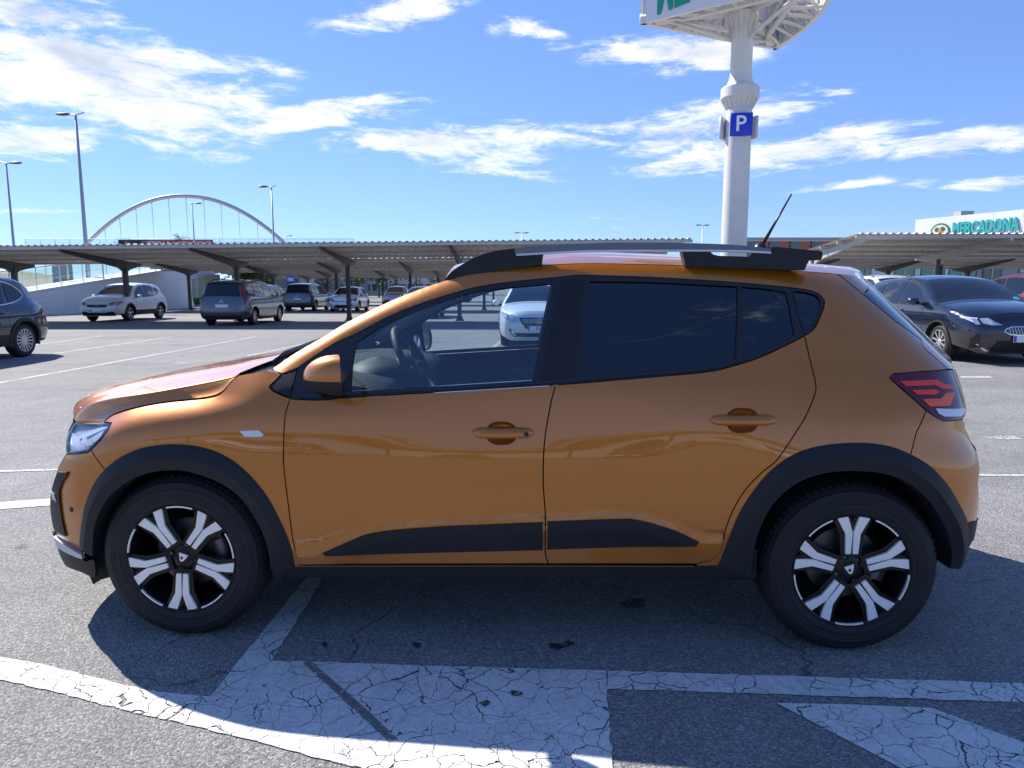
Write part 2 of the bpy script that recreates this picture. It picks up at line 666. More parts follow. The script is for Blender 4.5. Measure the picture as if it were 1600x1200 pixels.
M_DASH = mat('dashboard_plastic', (0.022, 0.023, 0.026), rough=0.6, bump=0.15, bscale=300)
M_LINER = mat('grey_headlining', (0.28, 0.29, 0.30), rough=0.9)
M_PLATEW = mat('number_plate_white', (0.78, 0.78, 0.76), rough=0.4)
M_PLATEB = mat('number_plate_blue', (0.02, 0.09, 0.50), rough=0.4)
M_INK = mat('black_ink', (0.01, 0.01, 0.012), rough=0.5)


def rubber(name):
    m = mat(name, (0.019, 0.019, 0.021), rough=0.62, spec=0.3, var=0.5, vscale=9)
    t = m.node_tree
    b = t.nodes['Principled BSDF']
    tc = nd(t, 'ShaderNodeTexCoord')
    n = nd(t, 'ShaderNodeTexNoise')
    n.inputs['Scale'].default_value = 160
    n.inputs['Detail'].default_value = 2
    t.links.new(tc.outputs['Object'], n.inputs['Vector'])
    bp = nd(t, 'ShaderNodeBump')
    bp.inputs['Strength'].default_value = 0.18
    bp.inputs['Distance'].default_value = 0.004
    t.links.new(n.outputs['Fac'], bp.inputs['Height'])
    t.links.new(bp.outputs[0], b.inputs['Normal'])
    return m


M_TYRE = rubber('tyre_rubber')

# ================================================================== the orange car
# side surface: half width of the body at (x along car, z up); x = 0 front axle, 2.604 rear axle
SB = Interp([(.1, .78), (.18, .83), (.25, .862), (.33, .882), (.42, .897), (.52, .910), (.62, .915), (.72, .912), (.82, .902), (.92, .886), (1.0, .868), (1.06, .845), (1.15, .80), (1.25, .748), (1.35, .690), (1.43, .635), (1.48, .59), (1.53, .52), (1.6, .40)])
PL = Interp([(-.95, -.80), (-.85, -.66), (-.78, -.48), (-.72, -.345), (-.66, -.25), (-.58, -.165), (-.48, -.09), (-.36, -.037), (-.2, -.008), (0, 0), (2.7, 0), (2.85, -.015), (2.95, -.045), (3.05, -.105), (3.12, -.185), (3.18, -.30), (3.24, -.45), (3.34, -.75)])
PU = Interp([(-.9, -.3), (.1, -.12), (.35, -.065), (.7, -.03), (1.1, -.008), (1.5, 0), (2.0, -.012), (2.5, -.035), (2.75, -.065), (2.88, -.105), (2.95, -.145), (3.0, -.19), (3.06, -.27), (3.14, -.42), (3.3, -.72)])
ZS = Interp([(-.7, .75), (-.5, .79), (-.35, .835), (-.29, .862), (-.165, .912), (-.05, .934), (.127, .955), (.3, .97), (.5, .98)])
SQ = Interp([(-.6, .905), (-.35, .914), (-.24, .914), (-.17, .911), (-.105, .903), (-.068, .890), (-.045, .871), (-.02, .840), (0, .810), (.012, .800), (.08, .768), (.16, .725), (.3, .60)])


def S(x, z):
    x = np.asarray(x, float)
    z = np.asarray(z, float)
    wz = sst(.88, 1.12, z)
    xl = x + .065 * sst(.68, .86, z) * sst(2.0, 2.8, x)
    xu = x + .85 * np.maximum(z - 1.07, 0) * sst(1.9, 2.6, x)
    b = SB(z) + (1 - wz) * PL(xl) + wz * PU(xu)
    f = SQ(z - ZS(x)) + PL(x)
    w = sst(.36, .02, x) * sst(.48, .62, z)
    s = b * (1 - w) + f * w
    return s + .013 * np.exp(-((x - 2.58) / .36)**2 - ((z - .76) / .13)**2) - .007 * np.exp(-((x - 2.08) / .22)**2 - ((z - .70) / .12)**2) + .004 * np.exp(-((x - 1.2) / .5)**2 - ((z - .74) / .07)**2)


_YS = np.linspace(-1.02, -.3, 1441)


def hit(px, py):
    d = ray(px, py)
    t = (_YS - CAM[1]) / d[1]
    X, Z = CAM[0] + t * d[0], CAM[2] + t * d[2]
    f = _YS + S(X, Z)
    i = int(np.argmax(f >= 0))
    if f[i] < 0 or i == 0:
        i = int(np.argmax(f))
    return (X[i], Z[i])


def HX(pts):
    return [hit(*p) for p in pts]


def C(pts, n=5):
    return catmull(pts, n)


# crease above the door cladding: a shallow groove with a ledge under it
crz = HX(C([(440, 858), (459, 858), (492, 856.5), (519, 847.5), (564, 828), (600, 819), (690, 813), (849, 806), (966, 801), (1001, 804), (1046, 818), (1086, 834.7), (1113, 839.5), (1150, 839)], 3))
CRZ = Interp(crz)


def SD(x, z):
    """side surface with the crease pressed in"""
    x = np.asarray(x, float)
    z = np.asarray(z, float)
    w = sst(.42, .5, x) * sst(2.22, 2.12, x)
    c = CRZ(x)
    return S(x, z) + w * (.009 * sst(c + .008, c - .012, z) * sst(c - .14, c - .05, z) - .003 * np.exp(-((z - c - .006) / .008)**2))


car = empty('hatchback_car', (0, 0, 0), 0, 'orange five-door crossover hatchback with black wheel-arch trim and roof rails, seen side on', 'car')
NEAR, FAR = -1, 1


def side_panel(name, pxpoly, m, parent=None, holes=(), off=0.0, gap=0.0024, step=0.02, depth=0.018, surf=None, raw=False, mirror=True, label=None):
    """a panel lying on the car's side surface, outlined in picture pixels on the near side; built on both sides"""
    surf = surf or S
    P = pxpoly if raw else HX(pxpoly)
    P = [p for i, p in enumerate(P) if i == 0 or (abs(p[0] - P[i - 1][0]) + abs(p[1] - P[i - 1][1])) > 1e-5]
    P = shrink(resample(P, step * .8), gap)
    H = [resample(h if raw else HX(h), step * .8) for h in holes]
    vs, F = tri2d(P, H, step, step * .7)
    y = surf(vs[:, 0], vs[:, 1]) + off
    out = []
    for sgn in ((NEAR, FAR) if mirror else (NEAR,)):
        mb = MB()
        V = np.stack([vs[:, 0], sgn * y, vs[:, 1]], 1)
        mb.add(V, F if sgn == NEAR else F[:, ::-1])
        if depth:
            cnt = {}
            for f in F:
                for a, b in ((f[0], f[1]), (f[1], f[2]), (f[2], f[0])):
                    cnt[(a, b)] = 1
            bd = [(a, b) for (a, b) in cnt if (b, a) not in cnt]
            ids = sorted({a for e in bd for a in e})
            mp = {v: k for k, v in enumerate(ids)}
            top = [V[i] for i in ids]
            low = [(V[i][0], V[i][1] - sgn * depth, V[i][2]) for i in ids]
            n = len(ids)
            fs = [(mp[b], mp[a], n + mp[a], n + mp[b]) for a, b in bd]
            if sgn == FAR:
                fs = [f[::-1] for f in fs]
            mb.add(top + low, fs)
        par = parent[0 if sgn == NEAR else 1] if isinstance(parent, (list, tuple)) else (parent or car)
        o = mb.build(name, m, par)
        if label:
            o['label'] = label
        out.append(o)
    return out


def pair(fn):
    return [fn(NEAR), fn(FAR)]


# ---- picture outlines
L_SHUT = C([(163, 659.5), (178, 648), (214, 637), (258, 629), (324, 622), (346, 614), (358, 600), (365, 593), (373.5, 586)], 5)
L_TOP = C([(420, 577), (456, 552.5), (495, 530), (540, 503), (600, 473), (648, 453.5), (693, 438.5), (744, 425.5), (807, 417.5), (900, 411.5), (1002, 412.5), (1140, 417), (1260, 424), (1308, 427.5)], 5)
L_TRIMTOP = C([(465, 575), (519, 539), (555, 522), (630, 485), (720, 455), (780, 443), (870, 433.5), (909, 430.5), (1020, 433.5), (1140, 441), (1215, 447.5), (1260, 453), (1278, 459), (1287, 468), (1288, 476), (1284, 489), (1273, 512), (1257, 525)], 5)
L_BELT = C([(453, 622.5), (465, 624), (504, 625), (531, 622), (600, 617.6), (690, 612.5), (780, 607), (868, 601.5), (960, 594), (1050, 586.5), (1110, 580.5), (1150, 570.5), (1188, 558), (1227, 540), (1257, 525)], 5)
L_FDOOR = C([(464, 573), (453, 622), (445, 655), (443, 710), (444, 735), (450, 784), (459, 850), (471, 881.5)], 5)
L_MID = C([(868.5, 600.5), (861, 629), (852, 680), (849, 720), (849, 760), (852, 804), (852, 861), (856.5, 880.8)], 5)
L_RDOOR = C([(1257, 524), (1266, 564), (1274, 597), (1273.5, 615), (1260, 648), (1242, 678), (1213.5, 719), (1193, 736), (1166.7, 762.7), (1148, 792), (1134.7, 824), (1128, 850.7), (1122.7, 864), (1110.7, 874.7), (1086.7, 881)], 5)
F_OUT = C([(124.5, 849), (127.5, 820), (135, 784), (150, 751), (171, 727), (198, 709), (228, 698.5), (270, 694), (315, 698.5), (354, 713.5), (387, 739), (417, 775), (438, 814), (453, 850), (461, 884)], 5)
F_IN = C([(147, 869), (150, 826), (162, 793), (180, 769), (210, 748), (240, 737.5), (270, 734.5), (300, 737.5), (345, 754), (378, 778), (402, 811), (417, 844), (429, 900)], 5)
R_OUT = C([(1122, 883), (1136.7, 846.7), (1146.7, 820), (1160, 793), (1180, 763), (1206.7, 733), (1240, 710), (1280, 696.7), (1333, 691.7), (1380, 695), (1416.7, 706.7), (1453, 728), (1480, 756.7), (1500, 790), (1511.7, 816.7), (1513, 853), (1504, 882)], 5)
R_IN = C([(1172, 903), (1175, 870), (1183, 833), (1200, 796.7), (1223, 770), (1253, 750), (1293, 738), (1336.7, 736), (1380, 740), (1416.7, 755), (1446.7, 780), (1470, 813), (1483, 843), (1488, 867), (1484, 889)], 5)


def lerp_px(A, B, t, n=60):
    a, b = even(A, n), even(B, n)
    return [tuple(p) for p in a + (b - a) * t]


F_MID = lerp_px(F_OUT, F_IN, .22)
R_MID = lerp_px(R_OUT, R_IN, .22)
# wheel-arch mid lines split where bumpers meet wings
fs_i = int(np.argmin([abs(p[0] - 165) + abs(p[1] - 737) for p in F_MID]))
rs_i = int(np.argmin([abs(p[0] - 1419) + abs(p[1] - 712) for p in R_MID]))

XZ_TOP = np.array(HX(L_TOP))
ROLL = .05


def rollw(x):
    return .12 + .88 * sst(1.2, .8, x)


def SR(x, z):
    """side surface with the roof edge and windscreen pillar rolled over"""
    x = np.asarray(x, float)
    z = np.asarray(z, float)
    d = seg_dist(XZ_TOP, np.stack([x.ravel(), z.ravel()], 1), False).reshape(x.shape)
    k = np.clip(1 - d / ROLL, 0, 1)
    return S(x, z) - rollw(x) * ROLL * (1 - np.sqrt(np.maximum(1 - k * k, 0)))


# ---- front wing, doors, rear side
HANDLES = ((785, 738, 834, 675.8, 667.5, 684.5, 759, 808, 658.5, 695.5, True), (1161, 1110, 1214.5, 656, 647.5, 664.5, 1134, 1186, 637, 677, False))


def cup_outline(h):
    rx0, rx1, ry0, ry1 = h[6:10]
    return [((rx0 + rx1) / 2 + (rx1 - rx0) / 2 * math.copysign(abs(math.cos(t))**.75, math.cos(t)), (ry0 + ry1) / 2 + (ry1 - ry0) / 2 * math.copysign(abs(math.sin(t))**.9, math.sin(t))) for t in np.linspace(0, 2 * math.pi, 28, endpoint=False)]


side_panel('front_wing', L_SHUT + [(395, 582.5), (418, 577.5), (440, 584), (431, 594), (420, 604), (425, 610), (434, 615), (453, 622.5)] + L_FDOOR[6:] + [(466, 884)] + F_MID[::-1][:len(F_MID) - fs_i] + [(142.5, 703), (158, 687), (170, 671.5), (174.5, 661)], ORANGE)
fd = side_panel('front_door', L_BELT[0:36] + L_MID + L_FDOOR[::-1][:-5], ORANGE, surf=SD, step=.018, holes=[cup_outline(HANDLES[0])])
rd = side_panel('rear_door', L_BELT[35:] + L_RDOOR + L_MID[::-1], ORANGE, surf=SD, step=.018, holes=[cup_outline(HANDLES[1])])
side_panel('rear_side_panel', L_TOP + [(1348, 459.5), (1400, 503), (1437, 529), (1443, 543), (1467, 564), (1481, 577), (1440, 580.5), (1396, 584.5), (1390, 590.7), (1408, 607), (1426.7, 622.7), (1446.7, 641.5), (1432, 675)] + R_MID[::-1][len(R_MID) - 1 - rs_i:] + [(1118, 884), (1090, 885)] + L_RDOOR[::-1] + L_TRIMTOP[::-1] + [(441, 584)], ORANGE, surf=SR, step=.013)

# ---- bumpers
fb = side_panel('front_bumper', [(142.5, 703), (137, 707), (120, 709), (104.5, 709.5), (98, 718), (93, 727), (87, 745), (82, 763), (79.5, 784), (80, 805), (81, 825), (80, 846), (92, 866), (126, 872)] + F_MID[:fs_i + 1], ORANGE)
rb = side_panel('rear_bumper', [(1446.7, 641.5), (1464, 652), (1474.7, 657.5), (1490, 657), (1503, 655), (1508, 660), (1508, 670), (1517, 690), (1526, 706), (1528, 757), (1530, 800), (1530.5, 814), (1511, 820)] + R_MID[rs_i:50][::-1] + [(1432, 675)], ORANGE)
side_panel('rear_bumper_skirt', C([(1511, 817), (1530.5, 811), (1530.5, 824), (1526, 837), (1517, 847)], 4) + [(1512, 856), (1503, 840)], M_PLASTIC, rb, off=.006)
lip = side_panel('front_skid_trim', C([(80, 845), (92, 851), (105, 858), (126, 869), (134, 873)], 4) + C([(137, 875), (150, 873), (152, 900), (132, 893), (102, 881), (86, 866), (81, 855)], 4), M_PLASTIC, fb, off=.014)
side_panel('silver_lip_strip', C([(83, 830), (92, 839), (105, 848), (124, 860), (132, 864)], 4) + C([(134, 872), (124, 869), (108, 862), (94, 854), (81, 846)], 4), M_GREYLIP, fb, off=.018, step=.012)
side_panel('fog_lamp_surround', [(92, 736), (108, 736), (106, 744), (99, 754), (94.5, 766), (96, 790), (99, 812), (105, 838), (96, 834), (84, 825), (81.5, 805), (80, 784), (82.5, 763), (87, 747)], M_PLASTIC, fb, off=.008)
side_panel('fog_lamp', [(81.5, 765), (88, 772), (92, 784), (84, 779)], M_GREYLIP, fb, off=.011)
for sgn in (NEAR, FAR):
    x, z = hit(111.6, 796)
    y = float(S(x, z))
    a = Vector((float(-(S(x + .02, z) - S(x - .02, z)) / .04), 1, 0)).normalized()
    MB().lathe([(0, .004), (.009, .004), (.011, 0), (.011, -.01)], 16, Matrix.Translation((x, sgn * y, z)) @ Vector((a.x, sgn * a.y, 0)).to_track_quat('Z', 'Y').to_matrix().to_4x4()).build('parking_sensor', M_SATIN, fb[0 if sgn == NEAR else 1])

# ---- wheel-arch trims: a folded ribbon standing proud of the body, with its lip and liner
def arch(outer, inner, xc, name):
    n = 70
    A, B = even(HX(outer), n), even(HX(inner), n)
    for sgn in (NEAR, FAR):
        rows = []
        for t, o in ((0, -.004), (0, .003), (.10, .010), (.5, .021), (.56, .019), (.97, .013), (1.0, .006), (1.0, -.03), (.99, -.10)):
            p = A + (B - A) * t
            base = S(*(A + (B - A) * min(t, .6)).T)
            rows.append(np.stack([p[:, 0], sgn * (base + o), p[:, 1]], 1))
        mb = MB().grid(np.array(rows), flip=(sgn == NEAR))
        mb.build(name, M_PLASTIC, car, angle=28)
        # liner
        rr = []
        for y, k in ((.80, 0.985), (.62, 1.0), (.5, .96), (.48, .8)):
            c = np.array([xc, .31])
            q = c + (B - c) * k * 1.04
            rr.append(np.stack([q[:, 0], np.full(n, sgn * y), q[:, 1]], 1))
        rr.append(np.array([(xc, sgn * .47, .31)] * n))
        MB().grid(np.array(rr), flip=(sgn == NEAR)).build('wheel_arch_liner', M_DARK, car)


arch(F_OUT, F_IN, 0.0, 'front_wheel_arch_trim')
arch(R_OUT, R_IN, 2.6, 'rear_wheel_arch_trim')

# ---- sill and cladding
side_panel('sill', [(429, 900), (434, 890), (458, 884.5), (800, 884.2), (1085, 885.5), (1108, 882), (1124, 872), (1137, 850), (1174, 874), (1172, 905), (800, 903.5), (429, 903.5)], M_PLASTIC, off=-.004)
side_panel('sill_seam_strip', [(462, 883.2), (800, 882.8), (1085, 883.6), (1085, 886.2), (800, 885.4), (462, 885.8)], ORANGE, off=.001, depth=.012)
side_panel('door_cladding', C([(504, 862.5), (534, 849), (555, 840), (576, 832.5), (615, 826.5), (690, 820.5), (780, 816.6), (849.3, 813.8)], 5) + [(849.3, 859.7), (700, 863), (510, 867.8)], M_PLASTIC, fd, off=.007, surf=SD, step=.014)
side_panel('door_cladding', [(854.3, 813)] + C([(854.3, 812.6), (966.7, 808.8), (993, 810), (1020, 816), (1060, 829), (1092, 845)], 5) + [(1087, 852.7), (970, 855), (854.3, 858.7)], M_PLASTIC, rd, off=.007, surf=SD, step=.014)

# ---- windows
G_FRONT = C([(547.5, 614), (550, 572), (556.5, 534)], 4) + C([(556.5, 534), (592, 512), (630, 494), (720, 461), (780, 450.5), (864, 443)], 5) + [(831, 596.6)] + C([(831, 596.6), (690, 604.5), (588, 614)], 4)
G_REAR = [(921.6, 439.5)] + C([(921.6, 439.5), (1020, 441), (1152, 447.5)], 5) + [(1149, 566)] + C([(1149, 566), (1110, 575), (1050, 581), (909, 590.4)], 5)
G_FIX = [(1159, 448), (1195, 451), (1228.5, 456), (1236, 490), (1242, 525), (1200, 546), (1162, 561)]
G_QTR = C([(1241, 454.5), (1262, 457.5), (1277, 463), (1282.5, 473), (1279, 489), (1270, 508), (1257, 519.5)], 4)
i_b = int(np.argmin([abs(p[0] - 881) for p in L_TRIMTOP]))
i_q = int(np.argmin([abs(p[0] - 1237) + abs(p[1] - 450) for p in L_TRIMTOP]))
b_mid = int(np.argmin([abs(p[0] - 868.5) for p in L_BELT]))
frame_f = [(453, 622.5), (459, 598), (465, 575)] + L_TRIMTOP[:i_b + 1] + [L_BELT[b_mid]] + L_BELT[:b_mid][::-1]
frame_r = L_TRIMTOP[i_b:i_q + 1] + [(1246, 488), (1257, 525)] + L_BELT[b_mid:][::-1]
frame_q = L_TRIMTOP[i_q:] + [(1246, 488)]
side_panel('window_frame', frame_f, M_SATIN, fd, holes=[G_FRONT], off=-.003, gap=.0012, step=.016)
side_panel('window_frame', frame_r, M_SATIN, rd, holes=[G_REAR, G_FIX], off=-.003, gap=.0012, step=.016)
side_panel('quarter_window_frame', frame_q, M_SATIN, holes=[G_QTR], off=-.003, gap=.0012, step=.012)
side_panel('mirror_sail_panel', [(441, 584.5), (452, 579), (465, 574), (459, 598), (453, 621.5), (434, 614), (425, 609), (420.5, 604), (430, 594)], M_PLASTIC, off=-.001)
for g, nm, mm, par in ((G_FRONT, 'window_glass', M_GLASS, fd), (G_REAR, 'window_glass', M_PRIV, rd), (G_FIX, 'fixed_window_glass', M_PRIV, rd), (G_QTR, 'quarter_window_glass', M_PRIV, None)):
    side_panel(nm, g, mm, par, off=-.010, gap=0, step=.04, depth=0)
side_panel('pillar_trim', [(879.5, 437.5), (862, 515), (846, 593), (870, 592), (895.5, 589.8), (904, 510), (910.5, 434.5), (895, 435.5)], M_PLASTIC, fd, off=.002, gap=.0008)
side_panel('window_divider', [(1152.8, 447.6), (1158, 448.2), (1160.5, 561), (1150, 565.6)], M_SATIN, rd, off=.001, gap=.0005, step=.012)
side_panel('belt_strip', [(p[0], p[1] - 9.5) for p in L_BELT[5:58]] + [(p[0], p[1] - 3.5) for p in L_BELT[5:58]][::-1], M_GLOSSBLACK, fd, off=.003, gap=.0003, step=.012)

# ---- dark shell just inside the panels (closes the shut lines, makes the inner door faces)
shell_low = [(120, 860), (108, 740), (150, 690), (176, 660), (214, 641), (324, 626), (362, 600), (380, 590), (440, 588), (452, 615)] + L_BELT[3:70] + [(1262, 530), (1300, 470), (1330, 455), (1437, 535), (1478, 585), (1500, 660), (1518, 720), (1520, 815)] + R_MID[::-1] + [(1120, 895), (800, 897), (465, 896)] + F_MID[::-1]
side_panel('inner_shell', shell_low, M_DARK, off=-.06, gap=0, step=.05, depth=0)
lin_lo = [(p[0] + 1, p[1] + 2.5) for p in L_TRIMTOP[:75]]
lin_hi = [(426, 577), (456, 555), (495, 533), (540, 506), (600, 476), (648, 456.5), (693, 441.5), (744, 429), (807, 421), (900, 415), (1002, 416), (1140, 421), (1260, 430), (1300, 445)]
side_panel('roof_side_lining', C(lin_hi, 4) + lin_lo[::-1] + [(447, 584)], M_LINER, off=-.035, gap=0, step=.03, depth=0)
side_panel('pillar_lining', [(876, 442), (850, 588), (890, 586), (903, 442)], M_LINER, fd, off=-.035, gap=0, step=.03, depth=0)

# ---- lamps
HL = [(116, 660.5), (130, 662.5), (150, 663), (165, 660.5), (173.5, 661), (170.5, 671), (158, 686), (142.5, 702), (137, 706.5), (122, 708.8), (105, 709), (103.5, 694), (106, 677)]
hl = side_panel('headlamp', HL, M_LAMPGREY, off=-.016, step=.014, gap=.0005)
side_panel('lamp_surround', HL, M_GLOSSBLACK, hl, holes=[[(117, 664), (130, 665.5), (150, 665.5), (170, 663.5), (167, 671), (155, 685), (140, 700), (136, 704), (122, 706), (107, 706.5), (106, 694), (109, 678)]], off=.001, step=.01, gap=.0008)
side_panel('day_lamp_bar', [(110, 676), (120, 683), (127, 679), (152, 669), (168, 664.5), (165, 670), (150, 676), (133, 684), (139, 697), (134, 699), (126, 685), (123, 686), (130, 704), (120, 706), (111, 690)], M_LAMPWHITE, hl, off=-.007, step=.008, gap=0)
side_panel('reflector', [(146, 681), (162, 671), (153, 686), (146, 692), (141, 690)], M_LAMPWHITE, hl, off=-.011, step=.008, gap=0)
side_panel('lamp_cover', HL, M_LENS, hl, off=-.001, step=.02, depth=0)
side_panel('side_repeater', [(372, 672.2), (405, 671.3), (414, 679), (409.5, 683.2), (382.5, 683.2)], M_LAMPGREY, off=.003, step=.008)

TL = C([(1390, 590.7), (1394.7, 585), (1440, 580.5), (1488, 577.5), (1496, 580), (1506.7, 593), (1509, 615), (1509.5, 636), (1508, 646.7), (1501, 655), (1474.7, 657.3), (1464, 652.5), (1448, 641.5), (1426.7, 622.7)], 3)
z5 = lambda L: [(1240 + a / 3.75, 380 + b / 3.75) for a, b in L]
tl = side_panel('tail_lamp', TL, M_DARKRED, off=.004, step=.012, gap=.0008)
side_panel('red_lens_bar', z5([(620, 806), (835, 797), (880, 822), (945, 840), (930, 853), (865, 850), (825, 830), (655, 836)]), M_REDBRIGHT, tl, off=.0065, step=.008, gap=0, depth=.003)
side_panel('red_lens_bar', z5([(690, 858), (830, 855), (852, 870), (828, 885), (718, 885)]), M_REDBRIGHT, tl, off=.0065, step=.008, gap=0, depth=.003)
side_panel('red_lens_bar', z5([(752, 912), (860, 908), (890, 876), (942, 870), (912, 950), (795, 955)]), M_REDORANGE, tl, off=.0065, step=.008, gap=0, depth=.003)
side_panel('clear_lens', z5([(828, 966), (1000, 962), (1002, 985), (975, 1012), (880, 1014), (845, 996)]), M_LAMPGREY, tl, off=.0065, step=.008, gap=0, depth=.003)

# ---- tail: spoiler side, rear glass side, tailgate edge
side_panel('roof_spoiler_side', [(1308, 427.5), (1335, 431), (1360, 438.5), (1357, 449), (1348, 459.5)], ORANGE, step=.014)
TAIL_S = C([(1361, 441), (1384, 468), (1421, 496), (1461, 537)], 6)
side_panel('rear_window_side', [(1348, 459.8), (1357, 449.5)] + TAIL_S + [(1452, 538), (1437, 529), (1400, 503)], M_GLOSSBLACK, step=.014)
TG_S = C([(1461, 537), (1473, 549), (1485, 561), (1488, 570), (1489, 577)], 4)
side_panel('tailgate_edge', [(1437, 529)] + TG_S + [(1481, 577), (1467, 564), (1443, 543)], ORANGE, step=.014)


# ---- surfaces running across the car
def across(name, edge, m, bulge, p=3.0, ny=25, parent=None, axis=None, off=0.0):
    """edge: 3d points on the near side; skin to the mirrored edge, bulged along axis"""
    E = np.array(edge)
    n = len(E)
    rows = []
    for i in range(n):
        b = bulge[i] if hasattr(bulge, '__len__') else bulge
        a = np.array(axis[i] if hasattr(axis[0], '__len__') else axis, float)
        a = a / np.linalg.norm(a)
        q = np.linspace(-1, 1, ny)
        q = np.sign(q) * np.abs(q)**.8
        rows.append([(E[i][0] + a[0] * (b * (1 - abs(k)**p) + off), -k * E[i][1] if False else k * abs(E[i][1]), E[i][2] + a[2] * (b * (1 - abs(k)**p) + off)) for k in q])
    return MB().grid(np.array(rows), flip=True).build(name, m, parent or car)


def P3(pxs, off=0.0):
    out = []
    for p in pxs:
        x, z = hit(*p)
        out.append((x, -(float(S(x, z)) + (off if off != -99 else -ROLL * float(rollw(x)))), z))
    return out


# roof: from the windscreen top to the spoiler
iw = int(np.argmin([abs(p[0] - 690) for p in L_TOP]))
roof_e = P3(L_TOP[iw:], -99)
across('roof', roof_e, ORANGE, np.interp(np.arange(len(roof_e)), [0, 8, len(roof_e) - 1], [.085, .075, .06]), 2.2, 31, axis=(0, 0, 1))
across('headlining', [(p[0], p[1] * .97, p[2] - .03) for p in roof_e], M_LINER, .06, 2.2, 15, axis=(0, 0, 1))
across('roof_spoiler', P3(C([(1308, 427.5), (1335, 431), (1360, 438.5)], 4), -99), ORANGE, [.05, .052, .055, .058, .06, .062, .064, .066, .068], 2.4, 25, axis=[(.0, 0, 1)] * 4 + [(.4, 0, .9)] * 5)
screen_e = [(p[0] + .010, p[1] + .004, p[2] - .010) for p in P3(L_TOP[:iw + 1], -99)]
across('windscreen', screen_e, M_SCREEN, np.linspace(.15, .10, len(screen_e)), 2.0, 25, axis=(-1, 0, 0))
across('rear_window', P3([(1360, 438.5)] + TAIL_S), M_BGGLASS, .07, 3.0, 25, axis=(1, 0, 0))
tg = across('tailgate', P3(TG_S + C([(1496, 580), (1506, 593), (1509, 620), (1509, 640), (1504, 656)], 3)), ORANGE, .07, 3.0, 25, axis=(1, 0, 0))
across('rear_bumper_face', P3(C([(1504, 656), (1508, 670), (1517, 690), (1526, 706), (1528, 757), (1530, 800), (1530.5, 814)], 4)), ORANGE, .10, 3.4, 25, parent=rb[0], axis=(1, 0, 0))
across('rear_bumper_skirt_face', P3(C([(1530.5, 812), (1530.5, 826), (1525, 838), (1516, 848), (1504, 882)], 4), .004), M_PLASTIC, .10, 3.4, 25, parent=rb[0], axis=(1, 0, 0))
nose = P3(C([(104.5, 708), (98, 718), (92, 729), (87, 745), (82, 763), (79.5, 784), (80, 805), (81, 828), (79, 842), (84, 862), (102, 880)], 3))
for nm, i0, i1, m_, bl in (('front_bumper_face', 0, 6, ORANGE, (.16, .13)), ('lower_grille', 6, 20, M_PLASTIC, (.13, .12)), ('front_bumper_chin', 20, 24, ORANGE, (.12, .13)), ('skid_plate_face', 24, 27, M_GREYLIP, (.13, .13)), ('front_valance', 27, 30, M_PLASTIC, (.13, .10))):
    seg = nose[i0:i1 + 1]
    across(nm, seg, m_, np.linspace(bl[0], bl[1], len(seg)), 3.0, 25, parent=fb[0], axis=(-1, 0, 0))
for k in range(4):
    zz_ = .50 + k * .05
    MB().tube([(-.60 - .13 * (1 - abs(q)**3.0) - .012, q * .60, zz_) for q in np.linspace(-1, 1, 15)], .006, 6).build('grille_slat', M_GLOSSBLACK, fb[0])
across('grille', P3(C([(114, 659), (106, 676), (103.5, 694), (104.5, 709)], 4), -.002), M_GLOSSBLACK, .17, 3.0, 25, axis=(-1, 0, 0))

# ---- bonnet
cre = HX(C([(115.5, 657), (123, 646), (140, 633), (170, 625), (215, 618), (252.5, 612), (310, 601), (362, 590.5), (373.5, 584)], 6))
shx = HX(L_SHUT)
nB = 46
SH = even(shx, nB)
CRE = even(cre, nB)
Z0 = Interp([(-.86, .80), (-.82, .855), (-.74, .893), (-.6, .928), (-.35, .982), (0, 1.037), (.25, 1.086), (.4, 1.112)])
rows = []
for i in range(nB):
    u = i / (nB - 1)
    sx, sz = SH[i]
    cx, cz = CRE[i]
    sy, cy = float(S(sx, sz)) - .001, float(S(cx, cz)) - .006
    xm = -.80 + u * (.36 + .80)
    half = [(sx, sy - .022, sz + .004), (sx, sy - .002, sz + .004), (sx + (cx - sx) * .12, sy + (cy - sy) * .25, sz + (cz - sz) * .12), (sx + (cx - sx) * .55, sy + (cy - sy) * .6, sz + (cz - sz) * .55), (sx + (cx - sx) * .88, sy + (cy - sy) * .86, sz + (cz - sz) * .88), (sx + (cx - sx) * .965, sy + (cy - sy) * .95, sz + (cz - sz) * .965)]
    for q in [0, .012, .03, .06, .1, .15, .2, .27, .34, .42, .5, .6, .7, .8, .9, 1.0]:
        y = cy * (1 - q)
        s = 1 - (1 - q)**2.3
        x = cx + (xm - cx) * (1 - (1 - q)**1.8)
        zc = float(Z0(xm))
        z = cz + .003 + (zc - cz - .003) * s
        # raised panel edge running up the bonnet
        z += .010 * math.exp(-((abs(y) - .46) / .05)**2) * min(1, u * 4)
        half.append((x, y, z))
    full = [(x, -y, z) for x, y, z in half] + [(x, y, z) for x, y, z in half[:-1]][::-1]
    rows.append(full)
bon = MB().grid(np.array(rows), flip=True)
bonnet = bon.build('bonnet', ORANGE, car)
# bonnet nose: from leading edge down to the lamp line
lead = rows[0]
fr = []
for k, d in ((0, 0), (.5, .015), (1, .06)):
    fr.append([(p[0] + .004 * k, p[1], p[2] - d) for p in lead])
MB().grid(np.array(fr)).build('bonnet_lip', ORANGE, bonnet)
# underside liner so that no light leaks through
und = [[(p[0], p[1] * .93, p[2] - .05) for p in r] for r in rows]
MB().grid(np.array(und)).build('bonnet_liner', M_DARK, bonnet)
